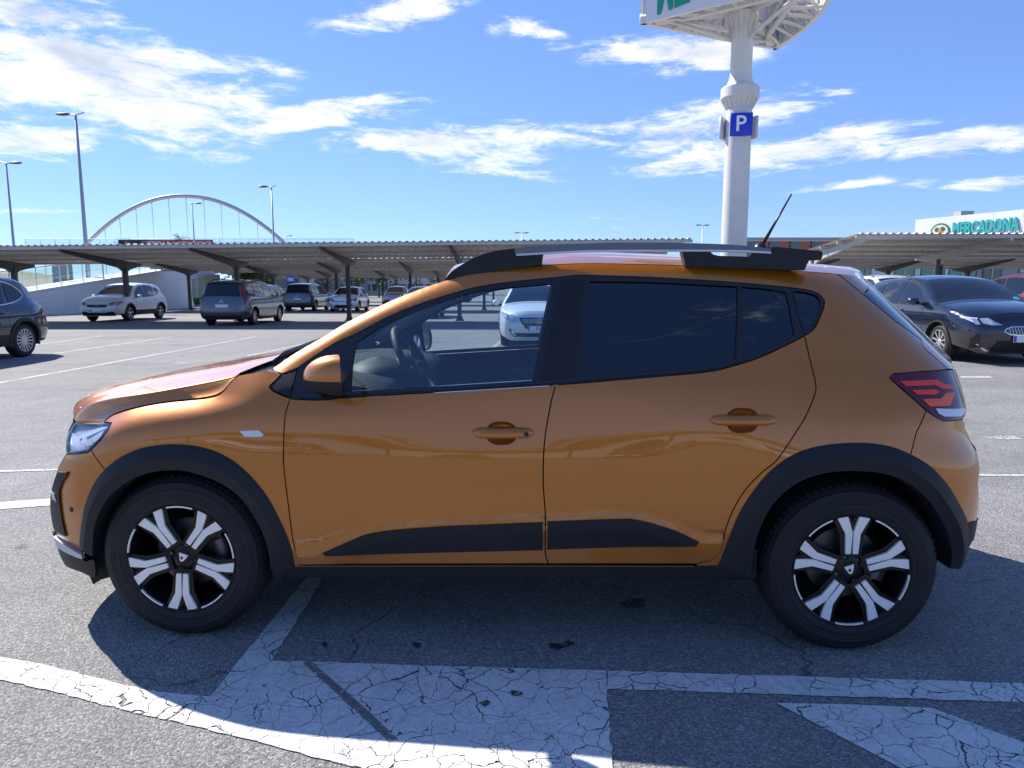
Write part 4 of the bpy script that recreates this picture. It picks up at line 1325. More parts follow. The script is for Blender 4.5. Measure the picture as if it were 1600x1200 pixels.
def gen_car(name, label, typ, lat, fwd, heading, pm, cladding=False, glassm=None, spokes=5, group=None, details=None, rails=False, zg=0.0, rimm=None, scale=(1, 1, 1), anchor='front', privacy=False):
    """heading 0 = nose towards the viewer's side of the car park, 180 = nose away; (lat, fwd) is the nose (or tail) on the ground"""
    B = BODY[typ]
    L, Wd, belt = B['L'], B['W'] / 2, B['belt']
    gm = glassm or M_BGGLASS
    out = []
    pts = [(x, z) for x, z, _ in B['out']]
    n = 4
    dense = catmull(pts, n)
    tags = {t: i * n for i, (_, _, t) in enumerate(B['out']) if t}
    iC, iG = tags['C'], tags['G']
    OUT = np.array(dense)
    zf = OUT[:tags['H'] + 1]
    zr = OUT[iG:][::-1]
    XF = lambda z: np.interp(z, zf[:, 1], zf[:, 0])
    XR = lambda z: np.interp(z, zr[:, 1], zr[:, 0])
    H = OUT[:, 1].max()
    wz = Interp([(.1, .90), (.25, .955), (.45, .99), (.62, 1.0), (.8, .99), (belt - .03, .955), (belt + .06, .925), ((belt + H) / 2, (.915 + B['roofw']) / 2 + .01), (H - .06, B['roofw'] + .02), (H + .05, B['roofw'] - .06)])

    def SS(x, z, roll=True):
        x = np.asarray(x, float)
        z = np.asarray(z, float)
        s = Wd * wz(z)
        zz = np.minimum(z, belt)
        df = np.clip(1 - (x - XF(zz)) / .62, 0, 1)
        dr = np.clip(1 - (XR(zz) - x) / .55, 0, 1)
        s = s - .17 * df**2.2 - .11 * dr**2.2
        s = s - .05 * sst(L * .55, L * .95, x) * sst(belt, belt + .15, z)
        if roll:
            d = seg_dist(OUT, np.stack([np.ravel(x), np.ravel(z)], 1), False).reshape(x.shape)
            r = .06
            k = np.clip(1 - d / r, 0, 1)
            s = s - r * (1 - np.sqrt(np.maximum(1 - k * k, 0)))
        return s

    h = math.radians(heading)
    hv = RT * math.sin(h) - FH * math.cos(h)
    base = W(lat, fwd, zg)
    root_loc = Vector((base.x - hv[0] * (L / 2 if anchor == 'front' else -L / 2) * scale[0], base.y - hv[1] * (L / 2 if anchor == 'front' else -L / 2) * scale[0], zg))
    root = empty(name, root_loc, math.atan2(hv[1], hv[0]) - math.pi, label, 'car' if typ != 'van' else 'minivan', group)
    root.scale = scale
    x0 = -L / 2
    axF, axR = B['fx'], B['fx'] + B['wb']
    R = B['R']
    # side skins with wheel arches cut out
    def arch_pts(cx, r, a0=200, a1=-20):
        return [(cx + r * math.cos(math.radians(a)), R + r * math.sin(math.radians(a))) for a in np.linspace(a0, a1, 26)]
    low = B['clear']
    ra = R + .055
    sill = [(L - .12, low + .06)] + [p for p in arch_pts(axR, ra, 0, 180) if p[1] > low] + [(axR - ra, low), (axF + ra, low)] + [p for p in arch_pts(axF, ra, 0, 180) if p[1] > low] + [(.16, low + .05)]
    side = [tuple(p) for p in OUT] + sill
    band = []
    for w in B['win']:
        band += w
    holes = [shrink(resample(w, .06), -.025) for w in B['win']]
    vs, F = tri2d(side, [], .05, .045)
    cen = vs[F].mean(1)
    y = SS(vs[:, 0], vs[:, 1])
    for sgn in (-1, 1):
        mb = MB().add(np.stack([vs[:, 0] + x0, sgn * y, vs[:, 1]], 1), F if sgn < 0 else F[:, ::-1])
        bs = mb.build('body_side', pm, root)
        for w, hol in zip(B['win'], holes):
            for poly, off, m_, nm in ((hol, .004, M_SATIN, 'window_surround'), (resample(w, .06), .008, gm, 'side_window')):
                v2, f2 = tri2d(poly, [], .08, .06)
                yy = SS(v2[:, 0], v2[:, 1]) + off
                MB().add(np.stack([v2[:, 0] + x0, sgn * yy, v2[:, 1]], 1), f2 if sgn < 0 else f2[:, ::-1]).build(nm, m_, bs)
        # arches
        for cx in (axF, axR):
            A = np.array(arch_pts(cx, ra + (.055 if cladding else .012), 196, -16))
            Bc = np.array(arch_pts(cx, ra - .012, 196, -16))
            rows = []
            for q, o in ((A, .0), (A, .014), (Bc, .018), (Bc, -.10), ((Bc + (cx, R)) / 2, -.35)):
                ybase = SS(A[:, 0], np.maximum(A[:, 1], low), False)
                rows.append(np.stack([q[:, 0] + x0, sgn * (ybase + o), q[:, 1]], 1))
            MB().grid(np.array(rows), flip=(sgn > 0)).build('wheel_arch', M_PLASTIC if cladding else M_DARK, root, angle=35)
        # lower cladding or skirt
        z1 = low + (.20 if cladding else .07)
        q = [(axF + ra + .02, low - .02), (axR - ra - .02, low - .02), (axR - ra - .02, z1), (axF + ra + .02, z1)]
        v2, f2 = tri2d(q, [], .12, .12)
        yy = SS(v2[:, 0], v2[:, 1], False) + .010
        MB().add(np.stack([v2[:, 0] + x0, sgn * yy, v2[:, 1]], 1), f2 if sgn < 0 else f2[:, ::-1]).build('sill', M_PLASTIC, root)
        for cx in (axF, axR):
            gen_wheel(root, cx + x0, Wd - .035, sgn, R, B['rim'], spokes, rimm or M_RIM, M_WHEELBLACK)
        # shut lines
        for xl in (B['win'][0][0][0] - .05, B['win'][0][-1][0] + .04, min(axR - ra + .02, B['win'][1][-1][0])):
            zz = np.linspace(low + .10, belt, 8)
            yy = SS(np.full(8, xl), zz, False)
            MB().grid(np.array([np.stack([np.full(8, xl + d + x0), sgn * (yy + .0012), zz], 1) for d in (-.004, .004)]), flip=(sgn > 0)).build('door_seam', M_DARK, bs)
        # handles and mirrors
        for xh in (B['win'][0][-1][0] - .12, B['win'][1][-1][0] - .10):
            zz = belt - .10
            MB().box((xh + x0, sgn * (float(SS(xh, zz, False)) + .012), zz), (.19, .03, .028), bev=.008).build('door_handle', pm, root)
        mx = B['win'][0][0][0] + .04
        mz = belt + .07
        mm = MB()
        rows = []
        for e in np.linspace(-1, 1, 9):
            w = max(0, 1 - abs(e)**2.5)**.4
            rows.append([(mx + x0 + .05 - .13 * w * math.sin(a), sgn * (Wd + .09 - .105 * w * math.cos(a)), mz + .075 * e) for a in np.linspace(0, math.pi, 11)])
        mm.grid(np.array(rows), flip=(sgn < 0))
        mo = mm.build('door_mirror', pm, root)
        MB().box((mx + x0, sgn * (Wd - .02), mz - .05), (.07, .14, .03), bev=.008).build('mirror_arm', M_SATIN, mo)
        MB().box((mx + x0 + .052, sgn * (Wd + .09), mz), (.006, .17, .12), bev=.002).build('mirror_glass', M_CHROME, mo)

    # skins across the car: bulge and its direction vary smoothly along the outline
    iH, iR, iB, iE = tags['H'], tags['R'], tags['B'], len(OUT) - 1
    BUL = np.interp(np.arange(iE + 1), [0, iH, iC, iR, iB, iG, iE], [.10, .12, .075, .05, .035, .06, .08])
    PEX = np.interp(np.arange(iE + 1), [0, iH, iC, iG, iE], [3.6, 3.4, 2.3, 2.3, 3.4])
    AX = []
    for k in range(iE + 1):
        t = OUT[min(k + 1, iE)] - OUT[max(k - 1, 0)]
        nrm = np.array([-t[1], t[0]]) / np.linalg.norm(t)
        if k < iH:
            w = (k / iH)**4 * .6
            nrm = np.array([-1., 0]) * (1 - w) + nrm * w
        elif k < iC:
            w = .6 + .4 * min(1, (k - iH) / (iC - iH) * 2)
            nrm = np.array([-1., 0]) * (1 - w) + nrm * w
        elif k > iG and typ != 'saloon':
            w = max(0, 1 - (k - iG) / 3)
            nrm = np.array([1., 0]) * (1 - w) + nrm * w
        AX.append(nrm / np.linalg.norm(nrm))
    AX = np.array(AX)
    YW = SS(OUT[:, 0], OUT[:, 1])

    def row(k, u, off=0.0):
        e = BUL[k] * (1 - abs(u)**PEX[k]) + off
        return (OUT[k, 0] + AX[k, 0] * e + x0, u * YW[k], OUT[k, 1] + AX[k, 1] * e)

    def strip(nm, i0, i1, m_):
        q = np.linspace(-1, 1, 19)
        q = np.sign(q) * np.abs(q)**.8
        return MB().grid(np.array([[row(k, u) for u in q] for k in range(i0, i1 + 1)]), flip=True).build(nm, m_, root)
    fas = strip('front_bumper', 0, iH, pm)
    strip('bonnet', iH, iC, pm)
    sc = strip('windscreen', iC, iR, gm)
    strip('roof', iR, iB, pm)
    rw = strip('rear_window', iB, iG, M_BGGLASS)
    tgt = strip('tailgate', iG, iE, pm)
    MB().box((0, 0, low + .05), (L * .86, B['W'] * .80, .10)).build('underbody', M_DARK, root, smooth=False)

    # points on the nose and tail: y across, z up
    def face_x(i0, i1, yy, z, off):
        yy, z = np.broadcast_arrays(np.asarray(yy, float), np.asarray(z, float))
        res = np.zeros(yy.shape)
        for idx in np.ndindex(yy.shape):
            ks = range(i0, i1 + 1)
            pts = np.array([row(k, min(1.0, abs(yy[idx]) / YW[k]), 0) for k in ks])
            o = np.argsort(pts[:, 2])
            res[idx] = np.interp(z[idx], pts[o, 2], pts[o, 0])
        return res + off

    def fx(yy, z, off=0.0):
        return face_x(0, iH, yy, z, -off)

    def rx(yy, z, off=0.0):
        return face_x(iG, iE, yy, z, off)

    def patch(nm, poly, m_, face='front', off=.006, parent=None, both=False, step=.06):
        res = []
        for s_ in ((1, -1) if both else (1,)):
            P = [(a * s_, b) for a, b in poly]
            v2, f2 = tri2d(P, [], step, step)
            if face == 'front':
                V = np.stack([fx(v2[:, 0], v2[:, 1], off), v2[:, 0], v2[:, 1]], 1)
                f2 = f2[:, ::-1]
            else:
                V = np.stack([rx(v2[:, 0], v2[:, 1], off), v2[:, 0], v2[:, 1]], 1)
            par = parent or (fas if face == 'front' else tgt)
            res.append(MB().add(V, f2).build(nm, m_, par))
        return res

    def side_patch(nm, poly, m_, off=.007, parent=None):
        for sgn in (-1, 1):
            v2, f2 = tri2d(poly, [], .06, .05)
            yy = SS(v2[:, 0], v2[:, 1]) + off
            MB().add(np.stack([v2[:, 0] + x0, sgn * yy, v2[:, 1]], 1), f2 if sgn < 0 else f2[:, ::-1]).build(nm, m_, parent or root)
    if rails:
        for sgn in (-1, 1):
            xs = np.linspace(OUT[tags['R']][0] + .25, OUT[tags['B']][0] - .15, 9)
            zt = np.interp(xs, OUT[tags['R']:tags['B'] + 1, 0], OUT[tags['R']:tags['B'] + 1, 1])
            MB().tube([(xs[0] + x0, sgn * Wd * .64, zt[0] - .01)] + [(a + x0, sgn * Wd * .64, b + .05) for a, b in zip(xs[1:-1], zt[1:-1])] + [(xs[-1] + x0, sgn * Wd * .64, zt[-1] - .01)], .017, 8).build('roof_rail', M_SATIN, root)
    if details:
        details(dict(root=root, patch=patch, side_patch=side_patch, fx=fx, rx=rx, W=Wd, L=L, x0=x0, SS=SS, fas=fas, tgt=tgt, WF=Wd - .17, WR=Wd - .13, XF=XF, XR=XR, belt=belt, low=low, H=H, pm=pm))
    return root


M_RIM = mat('alloy_rim_grey', (0.55, 0.56, 0.57), rough=0.35, metal=0.7)
P_WHITE = paint('white_paint', (0.70, 0.71, 0.72), rough=0.4, metal=0.0)
P_WHITE2 = paint('pearl_white_paint', (0.74, 0.75, 0.76), rough=0.4, metal=0.0)
P_GREY = paint('blue_grey_paint', (0.10, 0.115, 0.14), rough=0.3, metal=0.7)
P_GREY2 = paint('slate_grey_paint', (0.13, 0.14, 0.165), rough=0.3, metal=0.7)
P_SILVER = paint('silver_paint', (0.42, 0.43, 0.45), rough=0.3, metal=0.8)
P_MAROON = paint('maroon_paint', (0.055, 0.012, 0.014), rough=0.3, metal=0.4)
P_NAVY = paint('dark_navy_paint', (0.007, 0.014, 0.045), rough=0.2, metal=0.5)
P_DARKBLUE = paint('midnight_blue_paint', (0.010, 0.015, 0.034), rough=0.2, metal=0.4)
P_BLACK = paint('black_paint', (0.010, 0.011, 0.015), rough=0.2, metal=0.4)
P_RED = paint('dark_red_paint', (0.16, 0.010, 0.012), rough=0.3, metal=0.5)
M_LAMPCLEAR = mat('headlamp_clear', (0.55, 0.60, 0.65), rough=0.08, metal=0.3, coat=1.0)
M_LAMPDIM = mat('headlamp_grey', (0.24, 0.26, 0.28), rough=0.08, metal=0.3, coat=1.0)
M_LAMPSMOKE = mat('headlamp_smoked', (0.10, 0.11, 0.13), rough=0.06, metal=0.3, coat=1.0)


def front_std(d, lampz=.70, grille=(.42, .62, .74), low_grille=True, lamp=None, text=None, wide=.33, chrome_edge=True):
    Wd = d['WF']
    patch, sp = d['patch'], d['side_patch']
    lm = lamp or M_LAMPCLEAR
    z = lampz
    patch('headlamp', [(wide + .10, z - .035), (Wd * .80, z - .06), (Wd * .93, z + .0), (Wd * .90, z + .09), (Wd * .74, z + .07), (wide + .12, z + .02)], lm, off=.008, both=True)
    xf = float(d['XF'](z))
    sp('headlamp_side', [(xf + .01, z - .05), (xf + .16, z - .02), (xf + .40, z + .105), (xf + .36, z + .12), (xf + .10, z + .10), (xf + .02, z + .07)], lm)
    w_, z0, z1 = grille
    patch('grille', [(-w_, z0 + .03), (-w_ * .75, z0), (w_ * .75, z0), (w_, z0 + .03), (w_, z1), (-w_, z1)], M_GLOSSBLACK, off=.007)
    for k in (1, 2, 3):
        zz = z0 + (z1 - z0) * k / 4
        ys = np.linspace(-w_ * .9, w_ * .9, 9)
        MB().grid(np.array([np.stack([d['fx'](ys, np.full(9, zz + e), .010), ys, np.full(9, zz + e)], 1) for e in (-.008, .008)]), flip=True).build('grille_bar', M_CHROME if chrome_edge else M_SATIN, d['fas'])
    if low_grille:
        patch('lower_intake', [(-Wd * .62, .27), (Wd * .62, .27), (Wd * .55, .38), (-Wd * .55, .38)], M_PLASTIC, off=.006)
        patch('fog_lamp_recess', [(Wd * .64, .30), (Wd * .84, .33), (Wd * .82, .43), (Wd * .66, .40)], M_GLOSSBLACK, off=.007, both=True)
    plate(d['root'], (float(d['fx'](0, .47, .018)), 0, .47), text, -1)


def rear_std(d, lamp='tall', text=None, pz=.72):
    Wd = d['WR']
    patch, sp = d['patch'], d['side_patch']
    z = d['belt']
    xr = float(d['XR'](z - .2))
    if lamp == 'tall':
        sp('tail_lamp', [(xr - .13, z - .20), (xr - .05, z - .20), (xr - .10, z + .10), (xr - .20, z + .42), (xr - .27, z + .42), (xr - .20, z + .05)], M_RED)
    else:
        sp('tail_lamp', [(xr - .26, z - .20), (xr - .01, z - .24), (xr - .03, z - .08), (xr - .22, z - .10)], M_RED)
        patch('tail_lamp_inner', [(Wd * .52, z - .22), (Wd * .93, z - .23), (Wd * .92, z - .08), (Wd * .56, z - .10)], M_RED, face='rear', off=.008, both=True)
    patch('bumper_strip', [(-Wd * .92, .43), (Wd * .92, .43), (Wd * .92, .50), (-Wd * .92, .50)], d['pm'], face='rear', off=.03)
    patch('lower_valance', [(-Wd * .85, .27), (Wd * .85, .27), (Wd * .88, .36), (-Wd * .88, .36)], M_PLASTIC, face='rear', off=.01)
    plate(d['root'], (float(d['rx'](0, pz, .012)), 0, pz), text, 1)


# ---- far left: dark estate-like SUV cut by the frame
def d_navy(d):
    rear_std(d, 'low')
    sp = d['side_patch']
    B = BODY['suv']
    # bright line round the windows
    for sgn in (-1, 1):
        pts = [(1.40, 1.0), (2.3, 1.005), (3.2, 1.06), (3.62, 1.15), (3.72, 1.27), (3.5, 1.43), (3.1, 1.505), (2.3, 1.53)]
        P = catmull(pts, 5)
        MB().tube([(x + d['x0'], sgn * (float(d['SS'](x, z)) + .010), z) for x, z in P], .011, 6).build('window_bright_strip', M_CHROME, d['root'])


navy = gen_car('parked_suv', 'dark navy SUV with silver many-spoked wheels, its rear end beside the white ramp wall', 'suv', -10.78, 15.15, 0, P_NAVY, cladding=True, spokes=16, details=d_navy, anchor='rear', scale=(1.06, 1.04, 1.02))


def d_qash(d):
    front_std(d, .74, (.42, .60, .72), True, M_LAMPDIM, None, .36, False)
    d['patch']('bumper_skirt', [(-d['WF'] * .93, .26), (d['WF'] * .93, .26), (d['WF'] * .95, .40), (d['WF'] * .6, .42), (d['WF'] * .5, .37), (-d['WF'] * .5, .37), (-d['WF'] * .6, .42), (-d['WF'] * .95, .40)], M_PLASTIC, off=.012)
    c = (float(d['fx'](0, .71, .022)), 0, .71)
    MB().lathe([(.055, .006), (.045, .008), (.045, 0), (.055, -.004)], 20, Matrix.Translation(c) @ Matrix.Rotation(-math.pi / 2, 4, 'Y'), closed=True).build('badge', M_CHROME, d['fas'])


gen_car('parked_suv', 'white crossover with black lower trim, parked by a canopy column before the white ramp wall', 'suv', -17.2, 29.4, 0, P_WHITE, cladding=True, spokes=5, details=d_qash)


def d_van(d):
    rear_std(d, 'tall', None, .74)
    # double chevron badge
    for k in (0, 1):
        z0 = .90 + k * .045
        P = [(-.07, z0 - .03), (0, z0 + .015), (.07, z0 - .03), (.07, z0 - .048), (0, z0), (-.07, z0 - .048)]
        d['patch']('badge', P, M_CHROME, face='rear', off=.012, step=.03)


gen_car('parked_minivan', 'blue-grey minivan with tall red tail lamps, larger of two alike, under the first canopy', 'van', -10.7, 26.1, 180, P_GREY, spokes=7, details=d_van, anchor='rear', rails=True)
gen_car('parked_minivan', 'slate-grey minivan with its tail to the aisle, between the maroon car and the white hatchback', 'van', -13.1, 43.2, 180, P_GREY2, spokes=7, details=d_van, anchor='rear')
gen_car('parked_hatchback', 'maroon hatchback half hidden behind the blue-grey minivan', 'suv', -16.0, 44.6, 180, P_MAROON, spokes=5, details=lambda d: rear_std(d, 'low'), anchor='rear')


def d_toy(d):
    front_std(d, .68, (.55, .60, .63), False, M_LAMPSMOKE, None, .30, False)
    d['patch']('lower_intake', [(-d['WF'] * .72, .24), (d['WF'] * .72, .24), (d['WF'] * .5, .40), (-d['WF'] * .5, .40)], M_GLOSSBLACK, off=.009)
    d['patch']('fog_lamp_recess', [(d['WF'] * .80, .36), (d['WF'] * .92, .38), (d['WF'] * .86, .50)], M_GLOSSBLACK, off=.009, both=True)


gen_car('parked_hatchback', 'white hatchback facing the aisle, behind a thin dark canopy column', 'hatch', -10.15, 42.2, 0, P_WHITE2, spokes=10, details=d_toy)
gen_car('parked_suv', 'silver car with a sunshade behind its windscreen, nose to the aisle', 'suv', -9.75, 58, 0, P_SILVER, spokes=5, glassm=M_BGGLASS2, details=lambda d: front_std(d, .74, (.36, .62, .74)), scale=(1, .96, .98))
gen_car('parked_hatchback', 'black hatchback under the first canopy, seen through the front side window of the orange car', 'hatch', -4.3, 32.4, 0, P_BLACK, spokes=5, details=lambda d: front_std(d, .66, (.42, .52, .64)))


# ---- white saloon seen through the orange car's window
def d_peu(d):
    Wd = d['WF']
    patch, sp = d['patch'], d['side_patch']
    z = .69
    patch('headlamp', [(.46, z - .07), (.62, z - .10), (Wd * .93, z - .01), (Wd * .94, z + .09), (Wd * .80, z + .10), (.52, z + .02)], M_LAMPCLEAR, off=.008, both=True)
    xf = float(d['XF'](z))
    sp('headlamp_side', [(xf + .01, z - .02), (xf + .40, z + .13), (xf + .42, z + .16), (xf + .12, z + .12), (xf + .02, z + .09)], M_LAMPCLEAR)
    patch('grille_frame', [(-.47, .70), (-.42, .57), (-.30, .43), (.30, .43), (.42, .57), (.47, .70), (.44, .725), (-.44, .725)], M_CHROME, off=.006)
    gr = patch('grille', [(-.445, .695), (-.40, .575), (-.29, .45), (.29, .45), (.40, .575), (.445, .695), (.42, .712), (-.42, .712)], M_GLOSSBLACK, off=.010)
    for zz in (.60, .625, .65, .675):
        ys = np.linspace(-.38, .38, 9)
        MB().grid(np.array([np.stack([d['fx'](ys, np.full(9, zz + e), .013), ys, np.full(9, zz + e)], 1) for e in (-.004, .004)]), flip=True).build('grille_bar', M_LAMPGREY, d['fas'])
    # rampant figure of the badge, simplified
    bd = [(-.05, -.08), (-.02, -.075), (-.01, -.03), (.02, -.08), (.05, -.08), (.03, -.02), (.06, .0), (.055, .02), (.02, .01), (.01, .04), (.05, .05), (.045, .065), (.0, .075), (-.035, .085), (-.05, .06), (-.03, .045), (-.05, -.01)]
    MB().prism([(a, b) for a, b in bd], lambda a, b: (float(d['fx'](0, .65, .026)), -a, .65 + b), lambda a, b: (float(d['fx'](0, .65, .012)), -a, .65 + b)).build('badge', M_CHROME, d['fas'], smooth=False)
    patch('lower_intake', [(-.58, .27), (.58, .27), (.62, .36), (-.62, .36)], M_GLOSSBLACK, off=.007)
    patch('fog_lamp_recess', [(.62, .30), (Wd * .86, .34), (Wd * .92, .46), (Wd * .84, .45), (.64, .38)], M_GLOSSBLACK, off=.008, both=True)
    patch('day_lamp', [(.52, .30), (.56, .30), (.64, .40), (.61, .41)], M_CHROME, off=.012, both=True, step=.03)
    plate(d['root'], (float(d['fx'](0, .47, .022)), 0, .47), '0577', -1)


gen_car('parked_saloon', 'white saloon with a dark grille and number plate 0577, seen through the orange car', 'saloon', .62, 16.3, 0, P_WHITE2, spokes=5, details=d_peu)


# ---- black car at the right
def d_bmw(d):
    Wd = d['WF']
    patch, sp = d['patch'], d['side_patch']
    z = .70
    patch('headlamp', [(.40, z - .04), (.55, z - .05), (Wd * .90, z - .02), (Wd * .95, z + .06), (Wd * .80, z + .07), (.50, z + .01)], M_LAMPCLEAR, off=.008, both=True)
    patch('day_lamp', [(.50, z - .035), (.56, z - .04), (.60, z + .02), (.55, z + .02)], M_LAMPWHITE, off=.013, both=True, step=.03)
    patch('day_lamp', [(.68, z - .035), (.76, z - .035), (.80, z + .05), (.72, z + .045)], M_LAMPWHITE, off=.013, both=True, step=.03)
    xf = float(d['XF'](z))
    sp('headlamp_side', [(xf + .01, z - .02), (xf + .20, z + .05), (xf + .26, z + .09), (xf + .06, z + .07)], M_LAMPCLEAR)
    for s_ in (1, -1):
        k = [(.045, .50), (.16, .49), (.30, .50), (.385, .555), (.36, .60), (.28, .635), (.06, .64), (.035, .62)]
        kk = [(.05 + (a - .05) * .93 + .008, .565 + (b - .565) * .84) for a, b in k]
        f = patch('grille_frame', [(a * s_, b) for a, b in k], M_CHROME, off=.010)
        g = patch('grille', [(a * s_, b) for a, b in kk], M_GLOSSBLACK, off=.014)
        for t in np.linspace(.09, .31, 6):
            MB().grid(np.array([[(float(d['fx'](s_ * (t + e), zz, .018)), s_ * (t + e + (zz - .565) * .35), zz) for e in (-.006, .006)] for zz in np.linspace(.52, .61, 4)]), flip=(s_ > 0)).build('grille_bar', M_LAMPGREY, d['fas'])
    c = (float(d['fx'](0, .72, .012)), 0, .725)
    bm = Matrix.Translation(c) @ Matrix.Rotation(-math.pi / 2, 4, 'Y')
    bd = MB().lathe([(0, .004), (.040, .004), (.043, 0)], 24, bm).build('badge', M_CHROME, d['fas'])
    for q in (0, 2):
        MB().add([tuple(bm @ Vector((0, 0, .0055)))] + [tuple(bm @ Vector((.027 * math.cos(a), .027 * math.sin(a), .0055))) for a in np.linspace(q * math.pi / 2, (q + 1) * math.pi / 2, 7)], [(0, i, i + 1) for i in range(1, 7)]).build('badge_quarter', M_PLATEB, bd, smooth=False)
    patch('lower_intake', [(-.52, .22), (.52, .22), (.46, .40), (-.46, .40)], M_PLASTIC, off=.006)
    patch('bumper_blade', [(.52, .22), (.57, .22), (.74, .34), (.70, .345)], M_CHROME, off=.009, both=True, step=.04)
    patch('side_intake', [(.82, .26), (Wd * .95, .30), (Wd * .95, .52), (.84, .44)], M_GLOSSBLACK, off=.007, both=True)
    plate(d['root'], (float(d['fx'](0, .435, .03)), 0, .435), '6135', -1)
    # round blue and green sticker low in the windscreen corner
    B = BODY['hatch']
    m_st = mat('round_sticker', (0.10, 0.42, 0.36), rough=0.4)
    m_st2 = mat('sticker_blue', (0.05, 0.25, 0.62), rough=0.4)
    for m_, r_, o_ in ((m_st, .05, .012), (m_st2, .028, .015)):
        MB().lathe([(0, 0), (r_, 0)], 18, Matrix.Translation((1.22 + d['x0'] - o_ - .035, -.56, 1.065 + o_)) @ Vector((-.5, 0, .86)).to_track_quat('Z', 'Y').to_matrix().to_4x4()).build('windscreen_sticker', m_, d['root'])


gen_car('parked_hatchback', 'midnight-blue hatchback with a twin grille, number plate 6135 and a round windscreen sticker', 'hatch', 8.2, 11.25, -2, P_DARKBLUE, spokes=10, zg=.16, details=d_bmw, scale=(1.0, 1.03, .975))
gen_car('parked_suv', 'dark red crossover parked tail out beside the midnight-blue hatchback', 'suv', 14.1, 17.3, 180, P_RED, cladding=True, spokes=5, zg=.16, anchor='rear', details=lambda d: rear_std(d, 'low'))
gen_car('parked_suv', 'white crossover under the right canopy, its roof showing above the midnight-blue hatchback', 'suv', 11.6, 19.6, 0, P_WHITE, cladding=True, spokes=5, zg=.16, rails=True, details=lambda d: front_std(d, .74, (.36, .62, .74)))

# ================================================================== ground
def gz(x, y=0.0):
    return float(.16 * sst(4.0, 8.0, x))


def node_chain(m):
    t = m.node_tree
    return t, t.nodes['Principled BSDF']


def math_n(t, op, a, b=None, clamp=False, c=None):
    n = nd(t, 'ShaderNodeMath', operation=op, use_clamp=clamp)
    for i, v in enumerate((a, b, c)):
        if v is None:
            continue
        if isinstance(v, (int, float)):
            n.inputs[i].default_value = v
        else:
            t.links.new(v, n.inputs[i])
    return n.outputs[0]


def ramp(t, fac, stops):
    r = nd(t, 'ShaderNodeValToRGB')
    el = r.color_ramp.elements
    while len(el) < len(stops):
        el.new(0.5)
    for e, (p, c) in zip(el, stops):
        e.position = p
        e.color = (*c, 1) if len(c) == 3 else c
    t.links.new(fac, r.inputs[0])
    return r.outputs[0]


def noise(t, vec, scale, detail=4, rough=.5, dist=0.0):
    n = nd(t, 'ShaderNodeTexNoise')
    n.inputs['Scale'].default_value = scale
    n.inputs['Detail'].default_value = detail
    n.inputs['Roughness'].default_value = rough
    n.inputs['Distortion'].default_value = dist
    t.links.new(vec, n.inputs['Vector'])
    return n.outputs['Fac']


def asphalt_colour(t, vec):
    v = nd(t, 'ShaderNodeTexVoronoi')
    v.inputs['Scale'].default_value = 150
    v.inputs['Randomness'].default_value = 1.0
    t.links.new(vec, v.inputs['Vector'])
    sep = nd(t, 'ShaderNodeSeparateColor')
    t.links.new(v.outputs['Color'], sep.inputs[0])
    big = noise(t, vec, .35, 5, .6)
    mid = noise(t, vec, 3.5, 6, .6)
    fine = noise(t, vec, 60, 3, .7)
    stone = ramp(t, sep.outputs[0], [(0, (.105, .103, .100)), (.35, (.165, .162, .157)), (.75, (.21, .206, .20)), (1.0, (.34, .33, .315))])
    tone = math_n(t, 'ADD', math_n(t, 'MULTIPLY', big, .5), math_n(t, 'ADD', math_n(t, 'MULTIPLY', mid, .5), math_n(t, 'MULTIPLY', fine, .35)))
    mul = nd(t, 'ShaderNodeMix', data_type='RGBA', blend_type='MULTIPLY')
    mul.inputs['Factor'].default_value = 1
    t.links.new(stone, mul.inputs['A'])
    g = nd(t, 'ShaderNodeCombineColor')
    k = math_n(t, 'MULTIPLY_ADD', tone, 1.25, False, .30)
    for i in range(3):
        t.links.new(k, g.inputs[i])
    t.links.new(g.outputs[0], mul.inputs['B'])
    # height: rounded stones
    dist = math_n(t, 'SUBTRACT', 1.0, math_n(t, 'MULTIPLY', v.outputs['Distance'], 1.4))
    hgt = math_n(t, 'ADD', dist, math_n(t, 'MULTIPLY', fine, .6))
    return mul.outputs['Result'], hgt


